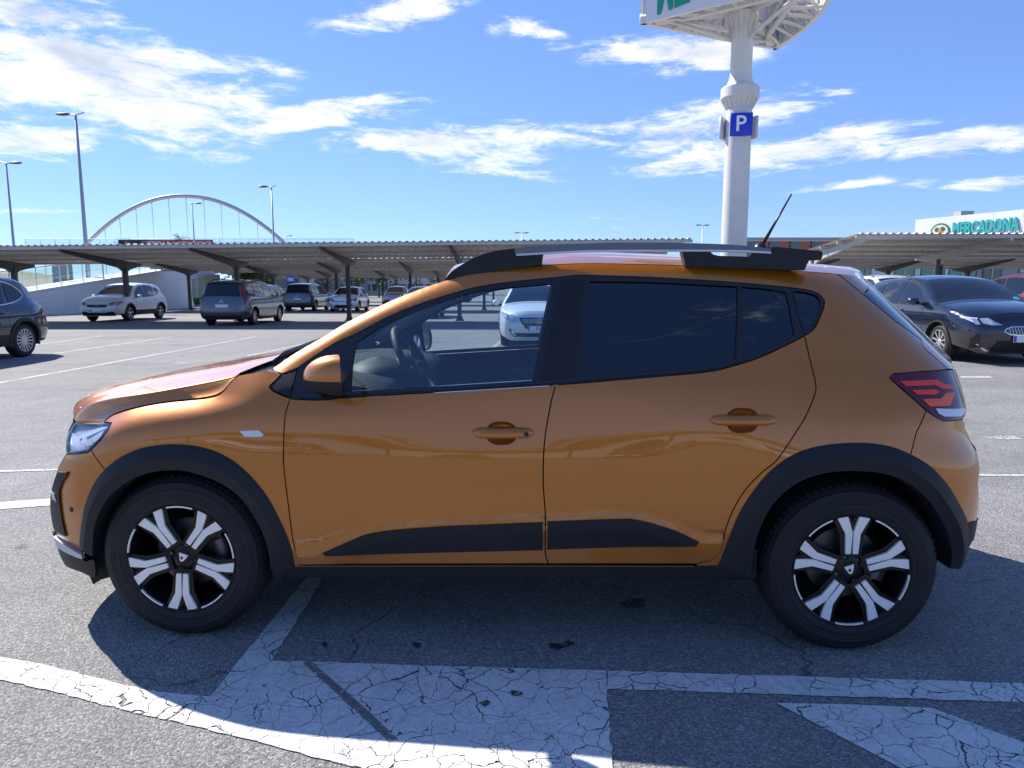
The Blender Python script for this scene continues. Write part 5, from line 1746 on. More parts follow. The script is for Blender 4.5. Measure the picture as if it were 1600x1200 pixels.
def ground_mat():
    m = mat('worn_asphalt', rough=.86)
    t, b = node_chain(m)
    tc = nd(t, 'ShaderNodeTexCoord')
    vec = tc.outputs['Object']
    col, hgt = asphalt_colour(t, vec)
    # dark oil drips, in clusters where cars stand
    sv_ = nd(t, 'ShaderNodeTexVoronoi')
    sv_.inputs['Scale'].default_value = 1.3
    t.links.new(vec, sv_.inputs['Vector'])
    spot = math_n(t, 'ADD', sv_.outputs['Distance'], math_n(t, 'MULTIPLY', noise(t, vec, 24, 3), .10))
    stain = ramp(t, spot, [(.075, (.32, .30, .29)), (.12, (1, 1, 1))])
    mul = nd(t, 'ShaderNodeMix', data_type='RGBA', blend_type='MULTIPLY')
    mul.inputs['Factor'].default_value = .8
    t.links.new(col, mul.inputs['A'])
    t.links.new(stain, mul.inputs['B'])
    # broad worn lanes, patches and fine seams
    mp = nd(t, 'ShaderNodeMapping')
    mp.inputs['Rotation'].default_value = (0, 0, .05)
    mp.inputs['Scale'].default_value = (.22, 1.0, 1)
    t.links.new(vec, mp.inputs['Vector'])
    lane = ramp(t, noise(t, mp.outputs[0], .8, 4, .55), [(.30, (.80, .80, .81)), (.5, (1, 1, 1)), (.72, (1.0, .99, .97))])
    mul2 = nd(t, 'ShaderNodeMix', data_type='RGBA', blend_type='MULTIPLY')
    mul2.inputs['Factor'].default_value = 1
    t.links.new(mul.outputs['Result'], mul2.inputs['A'])
    t.links.new(lane, mul2.inputs['B'])
    ve = nd(t, 'ShaderNodeTexVoronoi', feature='DISTANCE_TO_EDGE')
    ve.inputs['Scale'].default_value = .55
    wv = nd(t, 'ShaderNodeVectorMath', operation='MULTIPLY_ADD')
    nc = nd(t, 'ShaderNodeTexNoise')
    nc.inputs['Scale'].default_value = 1.6
    nc.inputs['Detail'].default_value = 6
    t.links.new(vec, nc.inputs['Vector'])
    t.links.new(nc.outputs['Color'], wv.inputs[0])
    wv.inputs[1].default_value = (.9, .9, 0)
    t.links.new(vec, wv.inputs[2])
    t.links.new(wv.outputs[0], ve.inputs['Vector'])
    crk = math_n(t, 'LESS_THAN', ve.outputs['Distance'], math_n(t, 'MULTIPLY', math_n(t, 'SUBTRACT', noise(t, vec, .5, 3), .50), .020))
    mul3 = nd(t, 'ShaderNodeMix', data_type='RGBA', blend_type='MULTIPLY')
    t.links.new(crk, mul3.inputs['Factor'])
    t.links.new(mul2.outputs['Result'], mul3.inputs['A'])
    mul3.inputs['B'].default_value = (.45, .45, .45, 1)
    t.links.new(mul3.outputs['Result'], b.inputs['Base Color'])
    bp = nd(t, 'ShaderNodeBump')
    bp.inputs['Strength'].default_value = .55
    bp.inputs['Distance'].default_value = .005
    t.links.new(hgt, bp.inputs['Height'])
    t.links.new(bp.outputs[0], b.inputs['Normal'])
    return m


M_ASPHALT = ground_mat()
xs = [-900, -300, -100, -30, -8, -2, 2, 3.6] + list(np.linspace(4, 8, 13)) + [10, 30, 100, 300, 900]
ys = [-400, -100, -20, -6, 0, 8, 20, 60, 150, 400, 1500]
gv = [(x, y, gz(x)) for y in ys for x in xs]
n = len(xs)
ground = MB().add(gv, [(j * n + i, j * n + i + 1, (j + 1) * n + i + 1, (j + 1) * n + i) for j in range(len(ys) - 1) for i in range(n - 1)]).build('ground', M_ASPHALT)
tag(ground, 'worn grey asphalt of the car park', None, None, 'structure')


def paint_mat(name, wear, crack, scale=8.0, col=(.66, .655, .63)):
    """road paint: brittle cracks, worn through to transparent where it has gone"""
    m = mat(name, col, rough=.7)
    t, b = node_chain(m)
    tc = nd(t, 'ShaderNodeTexCoord')
    vec = tc.outputs['Object']
    wv = nd(t, 'ShaderNodeVectorMath', operation='MULTIPLY_ADD')
    ncol = nd(t, 'ShaderNodeTexNoise')
    ncol.inputs['Scale'].default_value = 7
    ncol.inputs['Detail'].default_value = 4
    t.links.new(vec, ncol.inputs['Vector'])
    t.links.new(ncol.outputs['Color'], wv.inputs[0])
    wv.inputs[1].default_value = (.14, .14, 0)
    t.links.new(vec, wv.inputs[2])
    lines = None
    for sc, lo, wd in ((scale, .22, .085), (scale * 2.05, .40, .10), (scale * 4.3, .47, .12)):
        v = nd(t, 'ShaderNodeTexVoronoi', feature='DISTANCE_TO_EDGE')
        v.inputs['Scale'].default_value = sc
        t.links.new(wv.outputs[0], v.inputs['Vector'])
        gate = noise(t, vec, sc * .3, 3)
        lim = math_n(t, 'MULTIPLY', math_n(t, 'SUBTRACT', gate, lo), wd * crack)
        c = math_n(t, 'LESS_THAN', v.outputs['Distance'], lim)
        lines = c if lines is None else math_n(t, 'MAXIMUM', lines, c)
    holes = math_n(t, 'GREATER_THAN', math_n(t, 'ADD', noise(t, vec, 38, 5, .7), math_n(t, 'MULTIPLY', noise(t, vec, 2.2, 4), .7)), 1.16 - wear)
    gone = math_n(t, 'MAXIMUM', lines, holes)
    tone = ramp(t, noise(t, vec, 5, 6, .65), [(.25, tuple(c * .80 for c in col)), (.7, col)])
    dirt = ramp(t, noise(t, vec, 70, 4, .7), [(.35, (.72, .71, .69)), (.6, (1, 1, 1))])
    mul = nd(t, 'ShaderNodeMix', data_type='RGBA', blend_type='MULTIPLY')
    mul.inputs['Factor'].default_value = .55
    t.links.new(tone, mul.inputs['A'])
    t.links.new(dirt, mul.inputs['B'])
    t.links.new(mul.outputs['Result'], b.inputs['Base Color'])
    bp = nd(t, 'ShaderNodeBump')
    bp.inputs['Strength'].default_value = .35
    bp.inputs['Distance'].default_value = .004
    t.links.new(noise(t, vec, 110, 3), bp.inputs['Height'])
    t.links.new(bp.outputs[0], b.inputs['Normal'])
    t.links.new(math_n(t, 'SUBTRACT', 1.0, gone), b.inputs['Alpha'])
    return m


M_PAINTCRACK = paint_mat('cracked_white_road_paint', .05, .56, 10.5, (.78, .77, .74))
M_PAINTWORN = paint_mat('worn_white_road_paint', .22, .7, 9.0, (.56, .555, .535))
M_PAINTFAINT = paint_mat('faint_white_road_paint', .40, .8, 9.0, (.46, .455, .44))


def gpt(px, py):
    d = ray(px, py)
    p = CAM + d * (-CAM[2] / d[2])
    for _ in range(5):
        p = CAM + d * ((gz(p[0]) - CAM[2]) / d[2])
    return (p[0], p[1])


def marking(name, pxs, m, curve=False, lift=.004, pts=None):
    P = pts or [gpt(*p) for p in pxs]
    if area2(P) < 0:
        P = P[::-1]
    big = max(np.ptp(np.array(P), axis=0))
    st, bs = max(.35, big / 14), max(.3, big / 18)
    if big < 1:
        st, bs = big / 4, big / 12
    elif np.hypot(np.mean([p[0] for p in P]) - CAM[0], np.mean([p[1] for p in P]) - CAM[1]) < 5:
        rj = random.Random(len(name) + int(big * 100))
        R_ = resample(P, .03)
        P = [(a + rj.gauss(0, .0018), b + rj.gauss(0, .0018)) for a, b in R_]
        bs = .05
    vs, F = tri2d(P, [], st, bs)
    o = MB().add([(x, y, gz(x) + lift) for x, y in vs], F).build(name, m, ground)
    return o


def gline(name, a, b, w, m, ext0=0.0, ext1=0.0):
    """a straight painted line between two picture points, w metres wide"""
    A, B = np.array(gpt(*a)), np.array(gpt(*b))
    u = (B - A) / np.linalg.norm(B - A)
    A, B = A - u * ext0, B + u * ext1
    nrm = np.array([-u[1], u[0]]) * w / 2
    return marking(name, None, m, pts=[tuple(A + nrm), tuple(A - nrm), tuple(B - nrm), tuple(B + nrm)])


# the big cracked marking in front, with the curved line flowing into it
top = catmull([(-120, 1006), (0, 1028), (80, 1042), (160, 1063), (240, 1081), (328, 1090)], 5)
bot = catmull([(900, 1262), (720, 1226), (570, 1203), (400, 1160), (300, 1135), (200, 1112), (100, 1086), (0, 1063), (-120, 1040)], 5)
marking('painted_zone_marking', top + [(425, 1033.5), (690, 1042), (947, 1049), (948, 1078), (957, 1200), (962, 1275)] + bot, M_PAINTCRACK)
A0, A1 = np.array(gpt(425, 1033.5)), np.array(gpt(503, 907))
B0, B1 = np.array(gpt(328, 1090)), np.array(gpt(478, 905))
marking('bay_line', None, M_PAINTCRACK, pts=[tuple(B0), tuple(A0), tuple(A1 + (A1 - A0) * 1.4), tuple(B1 + (B1 - B0) * 1.1)])
marking('edge_line', [(949, 1049.2), (1290, 1059.5), (1760, 1074), (1760, 1104), (1290, 1088.5), (950, 1078)], M_PAINTCRACK)
marking('painted_block', [(1213, 1100), (1320, 1102), (1455, 1107.5), (1600, 1162), (1800, 1238), (1800, 1290), (1530, 1270), (1404, 1200)], M_PAINTCRACK)
# dark tyre scuff over the paint
M_SCUFF = mat('tar_scuff', (.16, .155, .15), rough=.8)
t_, b_ = node_chain(M_SCUFF)
tc_ = nd(t_, 'ShaderNodeTexCoord')
t_.links.new(math_n(t_, 'MULTIPLY', math_n(t_, 'GREATER_THAN', noise(t_, tc_.outputs['Object'], 45, 4, .7), .40), .75), b_.inputs['Alpha'])
marking('tyre_scuff', [(472, 1037), (487, 1037), (560, 1100), (622, 1158), (607, 1161), (546, 1104)], M_SCUFF, lift=.008)
# oil spots dripped by parked cars
M_OIL = mat('oil_stain', (.022, .021, .020), rough=.45)
t_, b_ = node_chain(M_OIL)
tc_ = nd(t_, 'ShaderNodeTexCoord')
t_.links.new(math_n(t_, 'MULTIPLY', math_n(t_, 'GREATER_THAN', noise(t_, tc_.outputs['Object'], 70, 4, .7), .43), .8), b_.inputs['Alpha'])
for ox, oy, rx_, ry_ in ((869, 1011, 12, 6), (887, 1007, 9, 4.5), (991, 944, 20, 8), (651, 1009, 7, 4), (508, 1008, 5, 3), (806, 1086, 9, 5), (758, 1102, 8, 4)):
    marking('oil_stain', [(ox + rx_ * math.cos(a) * (1 + .25 * math.sin(3 * a + ox)), oy + ry_ * math.sin(a) * (1 + .25 * math.cos(2 * a + oy))) for a in np.linspace(0, 2 * math.pi, 18, endpoint=False)], M_OIL, lift=.008 if oy > 1040 else .004)
# lines beyond the car
gline('aisle_line', (-40, 738), (86, 734.5), .055, M_PAINTWORN, 2.5, 1.0)
gline('stop_line', (-40, 794), (78, 785), .17, M_PAINTCRACK, 2.5, .9)
gline('aisle_line', (1532, 743), (1640, 743.5), .055, M_PAINTWORN, .8, 2)
marking('dash_line', [(1520, 682), (1584, 682), (1600, 687), (1537, 687)], M_PAINTWORN)
marking('dash_line', [(1500, 588), (1546, 588), (1552, 591), (1503, 591)], M_PAINTWORN)
for a, b in (((-150, 625.7), (400, 526)), ((20, 562), (268, 526.5)), ((40, 541), (160, 525)), ((385, 557), (520, 528)), ((765, 548), (800, 519))):
    gline('bay_line', a, b, .11, M_PAINTWORN)
for x0_, x1_, y_ in ((312, 328, 521.5), (363, 378, 521), (416, 431, 521), (464, 480, 521), (341, 359, 525.3), (447, 464, 525), (260, 280, 522), (206, 225, 522.5), (178, 222, 596), (5, 50, 596.5), (690, 712, 521), (716, 738, 526), (660, 684, 526)):
    gline('dash_line', (x0_, y_), (x1_, y_), .10, M_PAINTFAINT)
for a, b in (((486, 507.5), (546, 498)), ((420, 508), (452, 500)), ((100, 512), (190, 499)), ((240, 511), (330, 500)), ((706, 508), (726, 497)), ((1020, 530), (1000, 500))):
    gline('bay_line', a, b, .11, M_PAINTFAINT)
marking('worn_arrow', [(208, 573), (300, 562), (345, 560), (345, 566), (300, 569), (212, 577)], M_PAINTFAINT)

# ================================================================== shade canopies
M_STEEL = mat('dark_painted_steel', (.045, .045, .052), rough=.5, var=.2, vscale=5)
M_STEELLT = mat('galvanised_beam', (.50, .48, .45), rough=.5, metal=.4, var=.2)


def corr_mat():
    m = mat('corrugated_roof_sheet', (.80, .745, .68), rough=.5, metal=.0, var=.25, vscale=1.4)
    return m


M_SHEET = corr_mat()


def canopy(label, lat0, lat1, f0, fc, f1, zf, zb, cols, group, zg=0.0, rise=0.0, beamm=None):
    """roof from front edge f0 (height zf) back to f1 (height zb), columns along fc"""
    bm_ = beamm or M_STEEL
    root = empty('parking_canopy', W((lat0 + lat1) / 2, fc, zg), math.atan2(RT[1], RT[0]), label, 'canopy', group)
    mid = (lat0 + lat1) / 2
    def P(lat, f, z):
        return (lat - mid, f - fc, z + rise * (lat - lat0))
    zr = lambda f: zf + (zb - zf) * (f - f0) / (f1 - f0)
    # corrugated sheet
    pitch = .25
    n_ = int((lat1 - lat0) / pitch)
    prof = []
    for i in range(n_):
        for o, h in ((0, 0), (.115, 0), (.145, .042), (.215, .042)):
            prof.append((lat0 + i * pitch + o, h))
    prof.append((lat0 + n_ * pitch, 0))
    rows = [[P(a, f, zr(f) + h) for a, h in prof] for f in np.linspace(f0, f1, 5)]
    MB().grid(np.array(rows)).build('roof_sheet', M_SHEET, root, smooth=False)
    for f in np.linspace(f0 + .12, f1 - .12, 5):
        MB().box(tuple(np.array(P(mid, f, zr(f) - .06)) ), (lat1 - lat0 - .05, .07, .11), rot=Matrix.Rotation(-math.atan(rise), 3, 'Y')).build('purlin', M_STEELLT, root, smooth=False)
    for c in cols:
        zt = zr(fc) - .14 + rise * (c - lat0)
        o = MB()
        o.box((c - mid, 0, (zt - .22) / 2), (.17, .17, zt - .22))
        o.box((c - mid, 0, .02), (.34, .34, .04))
        for s_ in (-1, 1):
            o.add([(c - mid + s_ * .08, -.01, .04), (c - mid + s_ * .16, -.01, .04), (c - mid + s_ * .08, -.01, .26), (c - mid + s_ * .08, .01, .04), (c - mid + s_ * .16, .01, .04), (c - mid + s_ * .08, .01, .26)], [(0, 1, 2), (3, 5, 4), (1, 4, 5, 2)])
        o.build('column', M_STEEL, root, smooth=False)
        # tapered rafter: thin at the tips, deep over the column
        q = []
        for f, d in ((f0 + .08, .10), (fc - .5, .34), (fc, .52), (fc + .35, .34), (f1 - .08, .10)):
            zz = zr(f) - .115 + rise * (c - lat0)
            q.append((f - fc, zz, zz - d))
        poly = [(a, b) for a, b, _ in q] + [(a, b) for a, _, b in q[::-1]]
        MB().prism(poly, lambda u, v: (c - mid + .045, u, v), lambda u, v: (c - mid - .045, u, v)).build('rafter', bm_, root, smooth=False)
    return root


GC = 'shade canopies over the parking bays'
canopy('long corrugated shade canopy over the nearest bays left of the pylon, beside the white crossover', -32, 6.6, 26.0, 30.4, 31.8, 2.76, 2.42, [-16.5 + 4.75 * i for i in range(-3, 5)], GC, rise=.0105)
canopy('second corrugated canopy row over the slate-grey minivan and white hatchback', -23.2, 8, 41.4, 45.8, 47.2, 3.0, 2.62, [-20.8 + 4.75 * i for i in range(0, 6)], GC, rise=.004)
canopy('third corrugated canopy row, over the silver car', -25, 9, 56.8, 61.2, 62.6, 3.0, 2.62, [-20.6 + 4.75 * i for i in range(0, 6)], GC, rise=.003)
canopy('fourth corrugated canopy row with trees showing under its far edge', -27, 10, 72.2, 76.6, 78, 3.0, 2.62, [-22.0 + 4.75 * i for i in range(0, 6)], GC)
canopy('corrugated canopy standing right of the pylon, above the midnight-blue and dark red cars', 11.2, 31, 23.3, 27.2, 28.9, 2.98, 2.55, [11.5 + 4.8 * i for i in range(0, 4)], GC, zg=.16, beamm=M_STEELLT)
canopy('second right-hand corrugated canopy in front of the green shop windows', 13.0, 36, 39.0, 43.0, 44.6, 2.98, 2.55, [13.1 + 4.8 * i for i in range(0, 5)], GC, zg=.16)

# ================================================================== ramp, bridge and banner at the left
M_CONC = mat('white_concrete', (.68, .68, .69), rough=.8, var=.12, vscale=1.2, bump=.2, bscale=30)
M_CONC2 = mat('grey_concrete', (.42, .42, .42), rough=.85, var=.15, vscale=1.0)
M_WHITESTEEL = mat('white_painted_steel', (.68, .68, .67), rough=.4, var=.08)
M_RAILGLASS = glass('railing_glass', (.80, .90, .88), 1.4)


def lf(px, fwd):
    return (px - 800) / FPX * fwd / 1.0091


rA, rB = np.array([lf(68, 36.9), 36.9]), np.array([lf(292, 50.4), 50.4])
dirr = (rB - rA) / np.linalg.norm(rB - rA)
rA0 = rA - dirr * 9
zt0 = lambda s: .22 + .1165 * (s)      # top height along the wall
Lr = np.linalg.norm(rB - rA0)
nor = np.array([-dirr[1], dirr[0]])     # away from the viewer
ramp_o = empty('ramp_wall', W(*rA0), 0, 'white concrete ramp wall topped by a glass railing, rising towards the bridge', 'wall')


def RP(s, d, z):
    q = rA0 + dirr * s + nor * d
    p = W(q[0], q[1], z)
    b = W(*rA0)
    return (p.x - b.x, p.y - b.y, z)


courses = 4
seg_l = Lr / 4
for k in range(4):
    for c in range(courses):
        s0, s1 = k * seg_l + .006, (k + 1) * seg_l - .006
        def zz(s, c=c):
            return zt0(s)
        def quad(s, d):
            lo, hi = c / courses, (c + 1) / courses
            t0 = zt0(s)
            return RP(s - (.0 if s < Lr - .1 else (1 - lo) * -.0), d, t0 * lo + .006), RP(s, d, t0 * hi - .006)
        e = 0
        if k == 3:
            # the end leans: lower courses run further
            ex = lambda f: (1 - f) * .9
        else:
            ex = lambda f: 0
        lo, hi = c / courses, (c + 1) / courses
        P = [RP(s0, 0, zt0(s0) * lo), RP(s1 + ex(lo), 0, zt0(s1) * lo), RP(s1 + ex(hi), 0, zt0(s1) * hi - .012), RP(s0, 0, zt0(s0) * hi - .012)]
        Q = [RP(s0, 2.4, zt0(s0) * lo), RP(s1 + ex(lo), 2.4, zt0(s1) * lo), RP(s1 + ex(hi), 2.4, zt0(s1) * hi - .012), RP(s0, 2.4, zt0(s0) * hi - .012)]
        MB().add(P + Q, [(0, 1, 2, 3), (7, 6, 5, 4), (0, 4, 5, 1), (1, 5, 6, 2), (2, 6, 7, 3), (3, 7, 4, 0)]).build('wall_panel', M_CONC, ramp_o, smooth=False)
MB().add([RP(0, .01, 0), RP(Lr, .01, 0), RP(Lr, .01, zt0(Lr) - .02), RP(0, .01, zt0(0) - .02)], [(0, 1, 2, 3)]).build('wall_core', M_CONC2, ramp_o, smooth=False)
MB().add([RP(-.1, -.06, zt0(0)), RP(Lr, -.06, zt0(Lr)), RP(Lr, .25, zt0(Lr)), RP(-.1, .25, zt0(0)), RP(-.1, -.06, zt0(0) + .09), RP(Lr, -.06, zt0(Lr) + .09), RP(Lr, .25, zt0(Lr) + .09), RP(-.1, .25, zt0(0) + .09)], [(0, 1, 5, 4), (4, 5, 6, 7), (3, 2, 1, 0), (1, 2, 6, 5), (2, 3, 7, 6), (0, 4, 7, 3)]).build('coping', M_WHITESTEEL, ramp_o, smooth=False)
for d in (.1, 2.3):
    nP = 13
    for k in range(nP + 1):
        s_ = Lr * k / nP
        z0 = zt0(s_) + .09
        MB().tube([RP(s_, d, z0), RP(s_, d, z0 + 1.12)], .03 if k % 4 else .05, 8).build('railing_post', M_WHITESTEEL, ramp_o)
        if k < nP:
            s1 = Lr * (k + 1) / nP
            MB().add([RP(s_ + .06, d, z0 + .10), RP(s1 - .06, d, zt0(s1) + .19), RP(s1 - .06, d, zt0(s1) + 1.12), RP(s_ + .06, d, z0 + 1.03)], [(0, 1, 2, 3)]).build('glass_pane', M_RAILGLASS, ramp_o, smooth=False)
    MB().tube([RP(0, d, zt0(0) + 1.22), RP(Lr, d, zt0(Lr) + 1.22)], .035, 8).build('handrail', M_WHITESTEEL, ramp_o)
# sloping deck that carries on up behind
up = empty('bridge_approach', W(lf(300, 58), 58), 0, 'pale concrete approach slab climbing from the ramp wall to the bridge', 'bridge ramp')
b0 = W(lf(300, 58), 58)
def UPp(lat, f, z):
    p = W(lat, f, z)
    return (p.x - b0.x, p.y - b0.y, z)
P = [(lf(255, 52), 52, 2.5), (lf(375, 66), 66, 4.1), (lf(330, 110), 110, 8.2), (lf(200, 110), 110, 8.2)]
MB().add([UPp(*q) for q in P] + [UPp(q[0], q[1], q[2] - .9) for q in P], [(0, 1, 2, 3), (7, 6, 5, 4), (0, 4, 5, 1), (1, 5, 6, 2), (2, 6, 7, 3), (3, 7, 4, 0)]).build('deck', M_CONC, up, smooth=False)
for q in ((lf(330, 62), 62, 2.6), (lf(310, 85), 85, 4.8), (lf(290, 104), 104, 6.6)):
    MB().box(UPp(q[0], q[1], q[2] / 2), (1.4, .6, q[2])).build('pier', M_CONC2, up, smooth=False)

FB = 120.0
br = empty('arch_bridge', W(lf(295, FB), FB), math.atan2(RT[1], RT[0]), 'white steel tied-arch footbridge with thin hangers above the canopies', 'bridge')
def zpx(py, f, px=300):
    return float(at_fwd(px, py, f)[2])
zs, za = zpx(380, FB), zpx(306, FB)
xa, xb = lf(139, FB) - lf(295, FB), lf(451, FB) - lf(295, FB)
def arch_z(x):
    t = (x - xa) / (xb - xa) * 2 - 1
    return zs - .4 + (za - zs + .4) * (1 - abs(t)**2.05)
M_ARCH = mat('arch_backlit_white', (.42, .43, .45), rough=.45, var=.08)  # white arch greyed: its backlit shading is put into the colour
MB().tube([(x, 0, arch_z(x)) for x in np.linspace(xa, xb, 41)], .33, 12).build('arch_rib', M_ARCH, br)
for px in (171, 195, 221, 246, 272, 299, 326, 352, 379, 407, 430):
    x = lf(px, FB) - lf(295, FB)
    MB().tube([(x, 0, arch_z(x)), (x, 0, zs - .6)], .055, 6).build('hanger', M_WHITESTEEL, br)
    MB().tube([(x, 0, arch_z(x) - .1), (x, 0, arch_z(x) - .75)], [.16, .07], 6).build('hanger_socket', M_WHITESTEEL, br)
dx0, dx1 = lf(60, FB) - lf(295, FB), lf(560, FB) - lf(295, FB)
MB().box(((dx0 + dx1) / 2, 0, zs - 1.1), (dx1 - dx0, 4.5, 1.0)).build('bridge_deck', M_CONC, br, smooth=False)
for px in (100, 480):
    MB().box((lf(px, FB) - lf(295, FB), 0, (zs - 1.6) / 2), (1.6, 3.0, zs - 1.6)).build('pier', M_CONC2, br, smooth=False)
for k in range(0, 23):
    x = dx0 + (dx1 - dx0) * k / 22
    MB().tube([(x, -2.2, zs - .6), (x, -2.2, zs + .55)], .045, 6).build('railing_post', M_WHITESTEEL, br)
for z_ in (.0, .55):
    MB().tube([(dx0, -2.2, zs + z_), (dx1, -2.2, zs + z_)], .04, 6).build('handrail', M_WHITESTEEL, br)
MB().add([(dx0, -2.2, zs - .5), (dx1, -2.2, zs - .5), (dx1, -2.2, zs + .5), (dx0, -2.2, zs + .5)], [(0, 1, 2, 3)]).build('glass_pane', M_RAILGLASS, br, smooth=False)
# fairground banner hung on the railing
M_BANNERRED = mat('banner_red', (.40, .045, .045), rough=.7)
M_BANNERDK = mat('banner_dark', (.045, .028, .03), rough=.7)
M_BANNERTXT = mat('banner_lettering', (.72, .66, .66), rough=.7)
fbn = FB - 2.6
bx0, bx1 = lf(190, fbn), lf(337, fbn)
bz0, bz1 = zpx(385.5, fbn), zpx(374.6, fbn)
ban = empty('banner', W((bx0 + bx1) / 2, fbn, bz0), math.atan2(RT[1], RT[0]), 'long dark and red banner reading FERIA DE ATRACCIONES hung on the bridge railing', 'banner')
hw, hh = (bx1 - bx0) / 2, bz1 - bz0
MB().box((0, 0, hh / 2), (2 * hw, .03, hh)).build('banner_cloth', M_BANNERDK, ban, smooth=False)
MB().box((.33 * hw, -.025, hh / 2), (1.32 * hw, .012, hh * .98)).build('red_field', M_BANNERRED, ban, smooth=False)
for txt, cx_, sz, wd, y_ in (('FERIA', -.13, .62, .5, -.04), ('DE', .21, .36, .16, -.04), ('ATRACCIONES', .62, .62, .70, -.04)):
    V, F = text_mesh(txt, hh * sz, .01, .02)
    w0 = max(v.x for v in V) - min(v.x for v in V)
    k = wd * hw / w0
    MB().add([(cx_ * hw + v.x * k, y_ - v.z, hh * .5 + v.y * 1.1) for v in V], F).build('banner_text', M_BANNERTXT, ban, smooth=False)
for k, (a, b, w_) in enumerate(((-.86, .55, .10), (-.72, .35, .14), (-.52, .6, .16))):
    pts = [(a * hw + math.sin(i * 1.9 + k) * .05 * hw + i * w_ * hw / 8, -.03, hh * (b + .22 * math.sin(i * 2.3 + k))) for i in range(9)]
    MB().tube(pts, .045, 5).build('banner_flourish', M_BANNERTXT, ban)

# ================================================================== lamp posts
M_LAMPPOST = mat('galvanised_lamp_post', (.42, .43, .44), rough=.45, metal=.5)
M_LAMPHEAD = mat('lamp_head_dark', (.07, .075, .085), rough=.4)


def lamp(px, py_top, fwd, side, label, r=.10, arm=.95, group='tall street lamps behind the canopies', twin=False):
    h = zpx(py_top, fwd, px)
    lat = lf(px, fwd) * 1.0
    d = ray(px, py_top)
    lat = (d @ RT) / (d @ FH) * fwd
    o = empty('street_lamp', W(lat, fwd), math.atan2(RT[1], RT[0]), label, 'street lamp', group)
    MB().tube([(0, 0, 0), (0, 0, .5), (0, 0, h)], [r * 1.25, r * 1.15, r * .55], 10).build('pole', M_LAMPPOST, o)
    MB().tube([(-arm * .6 * -side * -1 if False else -side * arm * .55, 0, h + .12), (0, 0, h - .03), (side * arm, 0, h + .03)], .04, 8).build('arm', M_LAMPPOST, o)
    for s_ in ((side, -side) if twin else (side,)):
        rows = []
        for u, w_, t0, t1 in ((0, .06, .02, .05), (.15, .13, .05, .08), (.5, .17, .07, .10), (.85, .14, .05, .08), (1.0, .05, .02, .04)):
            x = s_ * (arm * .35 + u * .85)
            rows.append([(x, w_ * math.cos(a), h + .02 + (t1 if math.sin(a) > 0 else t0 * 1.4) * math.sin(a)) for a in np.linspace(0, 2 * math.pi, 13)])
        MB().grid(np.array(rows), flip=(s_ > 0)).build('lamp_head', M_LAMPHEAD, o)
    return o


lamp(118, 179, 45, -1, 'tallest pale lamp post, rising behind the ramp wall at the left foot of the arch', .13, 1.0)
lamp(9.5, 255, 52, 1, 'lamp post standing left of the tallest one, its lamp head turned towards it', .10, .8)
lamp(424, 292, 62, -1, 'lamp post at the right foot of the bridge arch, head turned left', .10, .75)
lamp(300, 318, 84, 1, 'lamp post seen inside the bridge arch beside the palm', .10, .85)
lamp(448, 368.5, 140, 1, 'small far lamp post just right of the bridge arch', .10, .8)
lamp(815, 364, 120, 1, 'far twin-headed lamp post above the canopy, left of the pylon', .09, 1.0, twin=True)
lamp(1098, 352, 110, 1, 'far twin-headed lamp post close beside the pylon column', .09, .6, twin=True)

# ================================================================== sign pylon
M_PYLON = mat('pylon_white_paint', (.62, .61, .58), rough=.55, var=.12, vscale=.8)
M_SIGNWHITE = mat('sign_face_white', (.66, .66, .68), rough=.45)
M_GREEN = mat('sign_green', (.005, .30, .19), rough=.4)
M_SIGNBLUE = mat('parking_sign_blue', (.006, .035, .52), rough=.4)
M_SIGNWH = mat('parking_sign_white', (.78, .78, .78), rough=.5)
PF, PLt = 34.5, 10.68
pyl = empty('sign_pylon', W(PLt, PF, .16), math.atan2(RT[1], RT[0]), 'tall white steel pylon carrying a three-sided supermarket sign', 'sign')
def zy(py, f=PF, px=1155):
    return zpx(py, f, px) - .16
r0, r1 = .575, .49
za_, zb_, zc_, zd_ = zy(170), zy(155), zy(138), zy(119)
MB().lathe([(r0 * 1.05, 0), (r0 * 1.03, zy(300)), (r0, za_), (r0, zb_ + .05)], 36).build('lower_column', M_PYLON, pyl)
MB().lathe([(r0 + .005, za_ + .02), (r0 + .06, za_ + .12), (r0 + .22, zb_ - .04), (.86, zb_), (.875, zb_ + .03), (.875, zc_ - .03), (.86, zc_), (r1 + .14, zc_ + .14), (r1 + .05, zd_ - .2), (r1, zd_)], 36).build('collar', M_PYLON, pyl, angle=24)
for k in range(18):
    a = 2 * math.pi * k / 18
    c, s = math.cos(a), math.sin(a)
    P = [(r0, za_ - .1), (r0 + .28, zb_ - .02), (r0, zb_ - .02)]
    MB().prism(P, lambda r, z: (r * c - .016 * s, r * s + .016 * c, z), lambda r, z: (r * c + .016 * s, r * s - .016 * c, z)).build('flange_rib', M_PYLON, pyl, smooth=False)
ztop = zy(28)
MB().lathe([(r1, zd_ - .05), (r1, ztop - .5), (r1 + .2, ztop), (r1 + .2, ztop + .15)], 32).build('upper_column', M_PYLON, pyl)
for k in range(14):
    a = 2 * math.pi * k / 14
    c, s = math.cos(a), math.sin(a)
    P = [(r1, ztop - 1.0), (r1 + .25, ztop - .02), (r1, ztop - .02)]
    MB().prism(P, lambda r, z: (r * c - .014 * s, r * s + .014 * c, z), lambda r, z: (r * c + .014 * s, r * s - .014 * c, z)).build('flange_rib', M_PYLON, pyl, smooth=False)
